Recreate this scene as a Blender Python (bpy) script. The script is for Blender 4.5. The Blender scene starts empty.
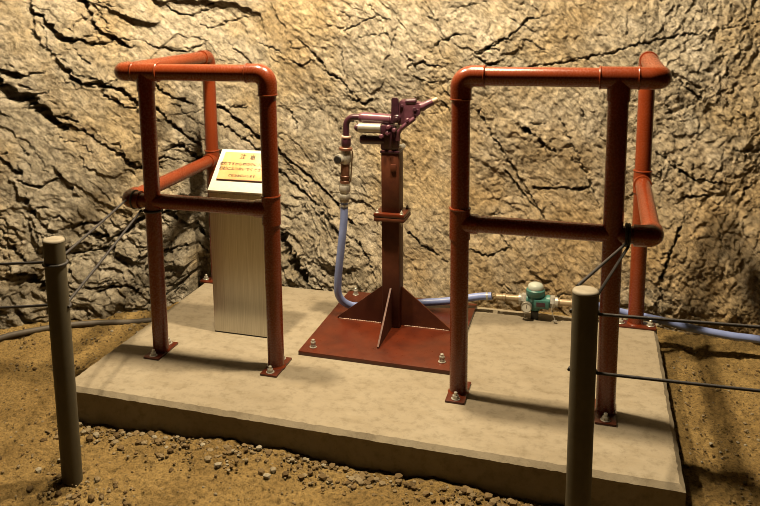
import bpy, bmesh, math, random
import numpy as np
from mathutils import Vector, Matrix, Quaternion

COL = bpy.context.scene.collection
PI = math.pi
V = Vector
rnd = random.Random(7)

# ------------------------------------------------------------------ materials
def mat(name, color=(.5, .5, .5), rough=.5, metal=0.0, spec=.5):
    m = bpy.data.materials.new(name); m.use_nodes = True
    nt = m.node_tree; b = nt.nodes['Principled BSDF']
    b.inputs['Base Color'].default_value = (*color, 1)
    b.inputs['Roughness'].default_value = rough
    b.inputs['Metallic'].default_value = metal
    b.inputs['Specular IOR Level'].default_value = spec
    return m, nt, b

def noise(nt, scale, detail=4, rough=.55, vec=None, dist=0.0):
    n = nt.nodes.new('ShaderNodeTexNoise')
    n.inputs['Scale'].default_value = scale; n.inputs['Detail'].default_value = detail
    n.inputs['Roughness'].default_value = rough; n.inputs['Distortion'].default_value = dist
    if vec is not None: nt.links.new(vec, n.inputs['Vector'])
    return n

def coords(nt, scale=(1, 1, 1), rot=(0, 0, 0), kind='Object'):
    tc = nt.nodes.new('ShaderNodeTexCoord'); mp = nt.nodes.new('ShaderNodeMapping')
    nt.links.new(tc.outputs[kind], mp.inputs['Vector'])
    mp.inputs['Scale'].default_value = scale; mp.inputs['Rotation'].default_value = rot
    return mp.outputs['Vector']

def strata(nt, deg, squeeze):
    # coordinates turned so that the first axis runs down the dip of the rock, the last one across the layers
    tc = nt.nodes.new('ShaderNodeTexCoord'); mp = nt.nodes.new('ShaderNodeMapping'); mp.vector_type = 'TEXTURE'
    nt.links.new(tc.outputs['Object'], mp.inputs['Vector'])
    mp.inputs['Rotation'].default_value = (0, math.radians(deg), 0); mp.inputs['Scale'].default_value = (1, 1, 1 / squeeze)
    return mp.outputs['Vector']

def ramp(nt, fac, stops):
    r = nt.nodes.new('ShaderNodeValToRGB'); nt.links.new(fac, r.inputs['Fac'])
    e = r.color_ramp.elements
    while len(e) < len(stops): e.new(.5)
    for q, (p, c) in zip(e, stops):
        q.position = p; q.color = (*c, 1) if len(c) == 3 else c
    return r.outputs['Color']

def mix(nt, fac, a, b, mode='MIX'):
    n = nt.nodes.new('ShaderNodeMix'); n.data_type = 'RGBA'; n.blend_type = mode
    for s, v in ((n.inputs[0], fac), (n.inputs[6], a), (n.inputs[7], b)):
        if isinstance(v, (int, float)): s.default_value = v
        elif isinstance(v, tuple): s.default_value = (*v, 1)
        else: nt.links.new(v, s)
    return n.outputs[2]

def bump(nt, b, h, strength=.3, dist=.01, prev=None):
    n = nt.nodes.new('ShaderNodeBump'); n.inputs['Strength'].default_value = strength
    n.inputs['Distance'].default_value = dist
    nt.links.new(h, n.inputs['Height'])
    if prev is not None: nt.links.new(prev, n.inputs['Normal'])
    nt.links.new(n.outputs['Normal'], b.inputs['Normal'])
    return n.outputs['Normal']

def vmap(nt, fac, lo, hi, a=0.0, c=1.0):
    n = nt.nodes.new('ShaderNodeMapRange')
    nt.links.new(fac, n.inputs[0])
    for i, v in zip((1, 2, 3, 4), (a, c, lo, hi)): n.inputs[i].default_value = v
    return n.outputs[0]

def speckled(name, base, alt, scale=30, rough=.5, metal=0.0, bstr=.1, bdist=.002, spec=.5, lo=.4, hi=.7, bscale=None):
    m, nt, b = mat(name, base, rough, metal, spec)
    v = coords(nt); n = noise(nt, scale, 5, .6, v)
    nt.links.new(ramp(nt, n.outputs['Fac'], [(lo, base), (hi, alt)]), b.inputs['Base Color'])
    n2 = noise(nt, bscale or scale * 4, 3, .6, v)
    nt.links.new(vmap(nt, n2.outputs['Fac'], max(.05, rough - .12), rough + .12), b.inputs['Roughness'])
    bump(nt, b, n2.outputs['Fac'], bstr, bdist)
    return m

# rock ---------------------------------------------------------------
M_ROCK, nt, b = mat('rock', (.25, .22, .17), .6, 0, .4)
v = coords(nt)
vs = strata(nt, 42, 2.4)
vf = strata(nt, 46, 3.0)
n1 = noise(nt, 1.7, 6, .6, v); n2 = noise(nt, 5.5, 8, .68, vs, .6); n3 = noise(nt, 42, 7, .72, v)
n4 = noise(nt, 2.4, 5, .6, vs, 1.0); n5 = noise(nt, 130, 4, .7, v); n6 = noise(nt, 15, 8, .75, vf, 1.2)
c1 = ramp(nt, n2.outputs['Fac'], [(.30, (.155, .132, .098)), (.45, (.285, .252, .192)), (.6, (.355, .318, .255)), (.75, (.48, .45, .40))])
c2 = ramp(nt, n4.outputs['Fac'], [(.35, (.235, .17, .085)), (.6, (.345, .27, .155))])
f1 = ramp(nt, n1.outputs['Fac'], [(.45, (0, 0, 0)), (.6, (.85, .85, .85))])
ca = mix(nt, f1, c1, c2)
c3 = ramp(nt, n3.outputs['Fac'], [(.36, (.38, .35, .31)), (.5, (1, 1, 1)), (.66, (1.3, 1.28, 1.25))])
cb = mix(nt, .85, ca, c3, 'MULTIPLY')
c6 = ramp(nt, n6.outputs['Fac'], [(.34, (.42, .38, .33)), (.46, (1, 1, 1)), (.66, (1.05, 1.05, 1.05)), (.74, (1.35, 1.33, 1.3))])
cb = mix(nt, .8, cb, c6, 'MULTIPLY')
# ochre clay staining along the lower half of the face, from about the middle of the bay to its end
sp = nt.nodes.new('ShaderNodeSeparateXYZ'); nt.links.new(v, sp.inputs[0])
mx = vmap(nt, sp.outputs['X'], 0, 1, -.75, .1)
mz = vmap(nt, sp.outputs['Z'], .8, 0, .05, 1.1)
mm = nt.nodes.new('ShaderNodeMath'); mm.operation = 'MULTIPLY'; nt.links.new(mx, mm.inputs[0]); nt.links.new(mz, mm.inputs[1])
nn = noise(nt, 3.2, 6, .65, v, .4)
m2 = nt.nodes.new('ShaderNodeMath'); m2.operation = 'MULTIPLY'; nt.links.new(mm.outputs[0], m2.inputs[0])
nt.links.new(vmap(nt, nn.outputs['Fac'], 0, 1.5, .35, .75), m2.inputs[1])
cl = nt.nodes.new('ShaderNodeMath'); cl.operation = 'MINIMUM'; nt.links.new(m2.outputs[0], cl.inputs[0]); cl.inputs[1].default_value = .8
cc = mix(nt, cl.outputs[0], cb, mix(nt, .7, (.40, .28, .135), c3, 'MULTIPLY'))
nt.links.new(cc, b.inputs['Base Color'])
wet = nt.nodes.new('ShaderNodeMath'); wet.operation = 'MULTIPLY'; nt.links.new(vmap(nt, sp.outputs['Z'], 1, 0, .25, .6), wet.inputs[0]); nt.links.new(vmap(nt, sp.outputs['X'], 1, .1, -.9, -.4), wet.inputs[1])
rg = nt.nodes.new('ShaderNodeMath'); rg.operation = 'MULTIPLY_ADD'; nt.links.new(wet.outputs[0], rg.inputs[0]); rg.inputs[1].default_value = -.24; nt.links.new(vmap(nt, n2.outputs['Fac'], .72, .45, .35, .7), rg.inputs[2])
nt.links.new(rg.outputs[0], b.inputs['Roughness'])
def chips(scale, vec, warp, wscale):
    # every cell is a small tilted plane of broken rock; returns height and a random grey per chip
    w_ = noise(nt, wscale, 3, .6, v)
    add = nt.nodes.new('ShaderNodeVectorMath'); add.operation = 'MULTIPLY_ADD'
    nt.links.new(w_.outputs['Color'], add.inputs[0]); add.inputs[1].default_value = (warp,) * 3; nt.links.new(vec, add.inputs[2])
    vo = nt.nodes.new('ShaderNodeTexVoronoi'); vo.inputs['Scale'].default_value = scale; nt.links.new(add.outputs[0], vo.inputs['Vector'])
    s1 = nt.nodes.new('ShaderNodeVectorMath'); s1.operation = 'SUBTRACT'; nt.links.new(vo.outputs['Color'], s1.inputs[0]); s1.inputs[1].default_value = (.5, .5, .5)
    s2 = nt.nodes.new('ShaderNodeVectorMath'); s2.operation = 'SUBTRACT'; nt.links.new(add.outputs[0], s2.inputs[0]); nt.links.new(vo.outputs['Position'], s2.inputs[1])
    dt = nt.nodes.new('ShaderNodeVectorMath'); dt.operation = 'DOT_PRODUCT'; nt.links.new(s1.outputs[0], dt.inputs[0]); nt.links.new(s2.outputs[0], dt.inputs[1])
    sc_ = nt.nodes.new('ShaderNodeMath'); sc_.operation = 'MULTIPLY'; nt.links.new(dt.outputs['Value'], sc_.inputs[0]); sc_.inputs[1].default_value = scale
    x_ = nt.nodes.new('ShaderNodeSeparateXYZ'); nt.links.new(vo.outputs['Color'], x_.inputs[0])
    return sc_.outputs[0], x_.outputs[0]
vc = strata(nt, 44, 2.2)
h1, g1 = chips(17, vc, .06, 9); h2_, g2 = chips(48, vc, .03, 25)
vst = strata(nt, 52, 6.0); n7 = noise(nt, 6.5, 7, .7, vst, .6)
c7 = ramp(nt, n7.outputs['Fac'], [(.33, (.45, .40, .33)), (.47, (1, 1, 1)), (.62, (1, 1, 1)), (.72, (1.25, 1.22, 1.15))])
cc = mix(nt, vmap(nt, sp.outputs['X'], .25, .8, -1.1, -.1), cc, c7, 'MULTIPLY')
gr = mix(nt, .5, ramp(nt, g1, [(0, (.72, .71, .69)), (1, (1.16, 1.15, 1.13))]), ramp(nt, g2, [(0, (.6, .58, .55)), (1, (1.3, 1.29, 1.27))]))
cc = mix(nt, .75, cc, gr, 'MULTIPLY')
nt.links.new(cc, b.inputs['Base Color'])
bn = bump(nt, b, n6.outputs['Fac'], .6, .022)
bn = bump(nt, b, n7.outputs['Fac'], .45, .02, bn)
bn = bump(nt, b, h1, .5, .014, bn)
bn = bump(nt, b, h2_, .6, .007, bn)
bn = bump(nt, b, n3.outputs['Fac'], .6, .010, bn)
bump(nt, b, n5.outputs['Fac'], .5, .004, bn)

# ground -------------------------------------------------------------
M_GROUND, nt, b = mat('soil', (.28, .17, .07), .9, 0, .15)
v = coords(nt); n1 = noise(nt, 3, 6, .6, v); n2 = noise(nt, 85, 7, .8, v); n3 = noise(nt, 260, 3, .7, v)
c1 = ramp(nt, n1.outputs['Fac'], [(.35, (.235, .155, .058)), (.65, (.375, .26, .105))])
c2 = ramp(nt, n2.outputs['Fac'], [(.34, (.30, .27, .24)), (.48, (1, 1, 1)), (.64, (1.5, 1.45, 1.35))])
nt.links.new(mix(nt, 1.0, c1, c2, 'MULTIPLY'), b.inputs['Base Color'])
bn = bump(nt, b, n2.outputs['Fac'], 1.0, .018); bump(nt, b, n3.outputs['Fac'], .6, .005, bn)

M_GRAVEL, nt, b = mat('gravel_stone', (.3, .25, .18), .85, 0, .2)
g = nt.nodes.new('ShaderNodeNewGeometry')
nt.links.new(ramp(nt, g.outputs['Random Per Island'], [(0, (.09, .058, .025)), (.5, (.16, .11, .052)), (.85, (.21, .165, .10)), (1, (.28, .25, .19))]), b.inputs['Base Color'])

# concrete -----------------------------------------------------------
M_CONC, nt, b = mat('concrete', (.5, .47, .41), .8, 0, .25)
v = coords(nt); n1 = noise(nt, 2.3, 6, .62, v, .5); n2 = noise(nt, 26, 6, .7, v); n3 = noise(nt, 150, 3, .7, v); n4 = noise(nt, 7, 5, .6, coords(nt, (1, 2.2, 1)))
c1 = ramp(nt, n1.outputs['Fac'], [(.3, (.232, .196, .142)), (.5, (.262, .223, .163)), (.7, (.292, .254, .192))])
c2 = ramp(nt, n2.outputs['Fac'], [(.3, (.72, .70, .66)), (.5, (1, 1, 1)), (.75, (1.08, 1.07, 1.05))])
c3 = ramp(nt, n3.outputs['Fac'], [(.27, (.55, .52, .48)), (.36, (1, 1, 1))])
c4 = ramp(nt, n4.outputs['Fac'], [(.34, (.86, .84, .8)), (.52, (1, 1, 1))])
cx = mix(nt, .9, mix(nt, 1.0, c1, c2, 'MULTIPLY'), c3, 'MULTIPLY')
nt.links.new(mix(nt, .8, cx, c4, 'MULTIPLY'), b.inputs['Base Color'])
bn = bump(nt, b, n2.outputs['Fac'], .25, .006); bump(nt, b, n3.outputs['Fac'], .3, .002, bn)

# paints, metals, plastics ---------------------------------------------
M_PIPE = speckled('rust_red_pipe_paint', (.165, .029, .0078), (.12, .019, .005), 9, .27, 0, .06, .001, .5, .4, .75, 160)
M_PLATE = speckled('red_oxide_plate_paint', (.095, .016, .0045), (.055, .009, .003), 14, .32, 0, .12, .001, .5, .4, .7, 90)
M_POST = speckled('red_oxide_steel', (.06, .012, .004), (.13, .036, .011), 7, .55, 0, .1, .001, .4, .45, .75, 80)
M_ZINC = speckled('zinc_bolt', (.50, .48, .43), (.36, .34, .3), 60, .3, .45, .1, .0005)
M_SEAL = speckled('pale_sealant', (.62, .45, .36), (.5, .32, .24), 60, .6, 0, .2, .001)
M_PURPLE = speckled('purple_machine_paint', (.125, .046, .070), (.085, .028, .045), 40, .33, 0, .15, .001, .6)
M_DKPURP = speckled('dark_purple_paint', (.05, .014, .026), (.03, .01, .018), 40, .33, 0, .15, .001, .6)
M_SILVER = speckled('silver_cylinder', (.40, .38, .34), (.32, .30, .26), 30, .38, .6, .1, .001)
M_BRASS = speckled('dull_brass', (.40, .31, .2), (.28, .21, .13), 40, .42, .25, .15, .001)
M_BROWNV = speckled('brown_valve_body', (.13, .05, .03), (.22, .1, .06), 40, .4, .2, .15, .001)
M_BLACK = speckled('black_plastic', (.012, .011, .011), (.02, .018, .016), 50, .45, 0, .1, .001)
M_HOSE = speckled('lavender_blue_hose', (.235, .30, .60), (.20, .26, .54), 25, .38, 0, .05, .001)
M_TEAL = speckled('teal_painted_casting', (.05, .17, .15), (.035, .125, .11), 50, .4, 0, .25, .002)
M_ROPE = speckled('dark_rope', (.02, .018, .02), (.035, .03, .03), 150, .7, 0, .6, .002)
M_CABLE = speckled('grey_brown_cable', (.09, .075, .06), (.06, .05, .04), 20, .6, 0, .2, .002)
M_BOL = speckled('weathered_grey_post', (.085, .073, .047), (.058, .05, .033), 9, .6, 0, .25, .002, .35, .35, .7, 60)
M_BOLTOP = speckled('pale_post_cap', (.24, .21, .16), (.18, .155, .115), 30, .65, 0, .2, .001)
M_WHITE = speckled('white_dial', (.62, .60, .54), (.56, .54, .47), 60, .45, 0, .05, .0005)
M_GLASS = speckled('pale_meter_lens', (.34, .38, .34), (.44, .47, .42), 30, .12, 0, .02, .0005, .7)
M_PLAQUE = speckled('pale_orange_plaque', (.52, .33, .13), (.58, .42, .2), 18, .4, 0, .03, .0005)
M_PLAQEDGE, _, _ = mat('brown_plaque_edge', (.14, .045, .02), .5)
M_TEXT, _, _ = mat('dark_red_brown_lettering', (.035, .012, .006), .5)

# brushed steel: fine vertical grain
M_STEEL, nt, b = mat('brushed_steel', (.62, .6, .55), .3, 1.0)
v = coords(nt, (400, 400, 3)); n1 = noise(nt, 1, 3, .6, v); n2 = noise(nt, 3, 3, .5, coords(nt))
nt.links.new(ramp(nt, n1.outputs['Fac'], [(.3, (.42, .40, .36)), (.7, (.60, .58, .53))]), b.inputs['Base Color'])
nt.links.new(vmap(nt, n1.outputs['Fac'], .24, .4), b.inputs['Roughness'])
bump(nt, b, n1.outputs['Fac'], .05, .0004)

# ------------------------------------------------------------------ geometry helpers
def finish(name, bm, m, parent=None, loc=(0, 0, 0), smooth=40):
    me = bpy.data.meshes.new(name)
    bmesh.ops.recalc_face_normals(bm, faces=bm.faces)
    bm.to_mesh(me); bm.free()
    for mm in (m if isinstance(m, (list, tuple)) else [m]): me.materials.append(mm)
    if smooth:
        for p in me.polygons: p.use_smooth = True
        me.set_sharp_from_angle(angle=math.radians(smooth))
    o = bpy.data.objects.new(name, me); COL.objects.link(o)
    o.location = loc
    if parent: o.parent = parent
    return o

def thing(name, label, cat, loc=(0, 0, 0), group=None):
    o = bpy.data.objects.new(name, None); COL.objects.link(o); o.location = loc
    o.empty_display_size = .05
    return tag(o, label, cat, group)

def tag(o, label, cat, group=None):
    o['label'] = label; o['category'] = cat
    if group: o['group'] = group
    return o

def dup(src, parent, loc=None):
    """copy of a part with its sub-parts"""
    c = src.copy(); COL.objects.link(c); c.parent = parent
    if loc is not None: c.location = loc
    for ch in list(src.children):
        d = ch.copy(); COL.objects.link(d); d.parent = c
    return c

def box(bm, c, s, bev=0.0, rot=None, seg=2):
    r = bmesh.ops.create_cube(bm, size=1.0)
    vs = r['verts']
    bmesh.ops.scale(bm, vec=s, verts=vs)
    if bev:
        es = list({e for v in vs for e in v.link_edges})
        q = bmesh.ops.bevel(bm, geom=es, offset=bev, segments=seg, affect='EDGES', profile=.5)
        vs = list({v for f in q['faces'] for v in f.verts} | {v for v in vs if v.is_valid})
    if rot is not None: bmesh.ops.transform(bm, matrix=rot.to_4x4(), verts=vs)
    bmesh.ops.translate(bm, vec=c, verts=vs)
    return vs

def frame_of(d):
    d = d.normalized()
    a = V((0, 0, 1)) if abs(d.z) < .9 else V((0, 1, 0))
    x = a.cross(d).normalized(); return x, d.cross(x)

def cyl(bm, a, c, r, r2=None, n=24, bev=0.0):
    """closed cylinder / cone frustum from a to c, with chamfered rims"""
    a, c = V(a), V(c); r2 = r if r2 is None else r2
    L = (c - a).length; prof = [(0, 0), (r - bev, 0), (r, bev), (r2, L - bev), (r2 - bev, L), (0, L)] if bev else [(0, 0), (r, 0), (r2, L), (0, L)]
    lathe(bm, a, c - a, prof, n)

def lathe(bm, o, d, prof, n=24):
    o, d = V(o), V(d).normalized(); x, y = frame_of(d); rings = []
    for r, h in prof:
        if r < 1e-7: rings.append([bm.verts.new(o + d * h)])
        else: rings.append([bm.verts.new(o + d * h + (x * math.cos(2 * PI * k / n) + y * math.sin(2 * PI * k / n)) * r) for k in range(n)])
    for p, q in zip(rings, rings[1:]):
        for k in range(n):
            k2 = (k + 1) % n
            if len(p) == 1 and len(q) == 1: continue
            if len(p) == 1: bm.faces.new((p[0], q[k], q[k2]))
            elif len(q) == 1: bm.faces.new((p[k], p[k2], q[0]))
            else: bm.faces.new((p[k], p[k2], q[k2], q[k]))

def tube(bm, pts, r, n=20, caps=True):
    pts = [V(p) for p in pts]; N = len(pts)
    rs = r if isinstance(r, (list, tuple)) else [r] * N
    T = [(pts[min(i + 1, N - 1)] - pts[max(i - 1, 0)]).normalized() for i in range(N)]
    x, y = frame_of(T[0]); rings = []
    for i in range(N):
        if i:
            q = T[i - 1].rotation_difference(T[i]); x = q @ x
            x = (x - T[i] * x.dot(T[i])).normalized(); y = T[i].cross(x)
        rings.append([bm.verts.new(pts[i] + (x * math.cos(2 * PI * k / n) + y * math.sin(2 * PI * k / n)) * rs[i]) for k in range(n)])
    for p, q in zip(rings, rings[1:]):
        for k in range(n): bm.faces.new((p[k], p[(k + 1) % n], q[(k + 1) % n], q[k]))
    if caps:
        bm.faces.new(rings[0][::-1]); bm.faces.new(rings[-1])

def fillet(pts, rad, seg=10):
    """polyline with its corners rounded"""
    pts = [V(p) for p in pts]; out = [pts[0]]
    for i in range(1, len(pts) - 1):
        p, q, s = pts[i - 1], pts[i], pts[i + 1]
        a = (p - q).normalized(); c = (s - q).normalized(); ang = a.angle(c)
        t = rad / math.tan(ang / 2)
        t = min(t, (p - q).length * .49, (s - q).length * .49); rr = t * math.tan(ang / 2)
        cen = q + (a + c).normalized() * (rr / math.sin(ang / 2))
        u = (q + a * t - cen); w = (q + c * t - cen); th = u.angle(w); ax = u.cross(w).normalized()
        for k in range(seg + 1): out.append(cen + Quaternion(ax, th * k / seg) @ u)
    out.append(pts[-1]); return out

def spline(pts, per=12):
    P = [V(p) for p in pts]; P = [P[0] * 2 - P[1]] + P + [P[-1] * 2 - P[-2]]; out = []
    for i in range(1, len(P) - 2):
        for k in range(per):
            t = k / per; a, b_, c, d = P[i - 1], P[i], P[i + 1], P[i + 2]
            out.append(.5 * ((2 * b_) + (c - a) * t + (2 * a - 5 * b_ + 4 * c - d) * t * t + (3 * b_ - a - 3 * c + d) * t ** 3))
    out.append(P[-2]); return out

def hexnut(bm, o, d, r, h):
    o, d = V(o), V(d).normalized()
    lathe(bm, o, d, [(0, 0), (r * .92, 0), (r, h * .12), (r, h * .88), (r * .92, h), (0, h)], 6)

def prism(bm, poly, thick, axis):
    """polygon extruded symmetrically along axis"""
    axis = V(axis).normalized() * thick / 2
    A = [bm.verts.new(V(p) - axis) for p in poly]; B = [bm.verts.new(V(p) + axis) for p in poly]
    bm.faces.new(A[::-1]); bm.faces.new(B); n = len(poly)
    for i in range(n): bm.faces.new((A[i], A[(i + 1) % n], B[(i + 1) % n], B[i]))

NB = bmesh.new

# ------------------------------------------------------------------ numeric noise for the rock and the soil
def _h(ix, iy, s):
    n = (ix.astype(np.int64) * 374761393 + iy.astype(np.int64) * 668265263 + s * 1442695041) & 0xFFFFFFFF
    n = ((n ^ (n >> 13)) * 1274126177) & 0xFFFFFFFF
    n = ((n ^ (n >> 16)) * 2246822519) & 0xFFFFFFFF
    return ((n ^ (n >> 15)) & 0xFFFFFF) / float(0xFFFFFF)

def perlin(x, y, s=0):
    ix, iy = np.floor(x), np.floor(y); fx, fy = x - ix, y - iy
    u = fx * fx * fx * (fx * (fx * 6 - 15) + 10); w = fy * fy * fy * (fy * (fy * 6 - 15) + 10)
    def g(dx, dy):
        a = _h(ix + dx, iy + dy, s) * 2 * PI
        return np.cos(a) * (fx - dx) + np.sin(a) * (fy - dy)
    a = g(0, 0) + u * (g(1, 0) - g(0, 0)); c = g(0, 1) + u * (g(1, 1) - g(0, 1))
    return (a + w * (c - a)) * 1.5

def fbm(x, y, oct=4, s=0, gain=.5):
    t, a = 0, 1.0
    for k in range(oct):
        t = t + a * perlin(x * 2 ** k + 17.3 * k, y * 2 ** k - 9.1 * k, s + k); a *= gain
    return t

def ridged(x, y, oct=4, s=0):
    t, a = 0, 1.0
    for k in range(oct):
        t = t + a * (1 - 2 * np.abs(perlin(x * 2 ** k + 5.7 * k, y * 2 ** k + 3.9 * k, s + k))); a *= .5
    return t / 1.9

def facets(x, y, s=0, tilt=1.0):
    """broken-rock relief: every cell is a tilted plane, so neighbours meet in sharp steps"""
    ix, iy = np.floor(x), np.floor(y)
    best = np.full(x.shape, 9e9); out = np.zeros(x.shape)
    for dx in (-1, 0, 1):
        for dy in (-1, 0, 1):
            cx, cy = ix + dx, iy + dy
            px = cx + _h(cx, cy, s); py = cy + _h(cx, cy, s + 1)
            d = (x - px) ** 2 + (y - py) ** 2
            h = (_h(cx, cy, s + 2) - .5) * 1.2 + tilt * ((_h(cx, cy, s + 3) - .5) * 2 * (x - px) + (_h(cx, cy, s + 4) - .5) * 2 * (y - py))
            m = d < best
            out = np.where(m, h, out); best = np.where(m, d, best)
    return out

def sstep(a, c, x):
    t = np.clip((x - a) / (c - a), 0, 1); return t * t * (3 - 2 * t)

def grid_mesh(name, X, Y, Z, m):
    ny, nx = X.shape
    co = np.stack([X, Y, Z], -1).reshape(-1, 3).astype(np.float32)
    i = np.arange(ny * nx).reshape(ny, nx)
    f = np.stack([i[:-1, :-1], i[:-1, 1:], i[1:, 1:], i[1:, :-1]], -1).reshape(-1, 4).astype(np.int32)
    me = bpy.data.meshes.new(name); me.vertices.add(len(co)); me.vertices.foreach_set('co', co.ravel())
    me.loops.add(f.size); me.loops.foreach_set('vertex_index', f.ravel())
    me.polygons.add(len(f)); me.polygons.foreach_set('loop_start', np.arange(0, f.size, 4, dtype=np.int32))
    me.polygons.foreach_set('use_smooth', np.ones(len(f), bool))
    me.update(calc_edges=True); me.materials.append(m)
    o = bpy.data.objects.new(name, me); COL.objects.link(o); o['kind'] = 'structure'
    return o

# ------------------------------------------------------------------ the rock face
FX = [-4.5, -3.6, -2.4, -2.03, -1.56, -1.25, -1.0, 0, .8, 1.25, 2.8]
FY = [-1.6, -1.0, -.08, .21, .55, .80, .89, .92, 1.0, 1.03, 1.15]
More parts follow.
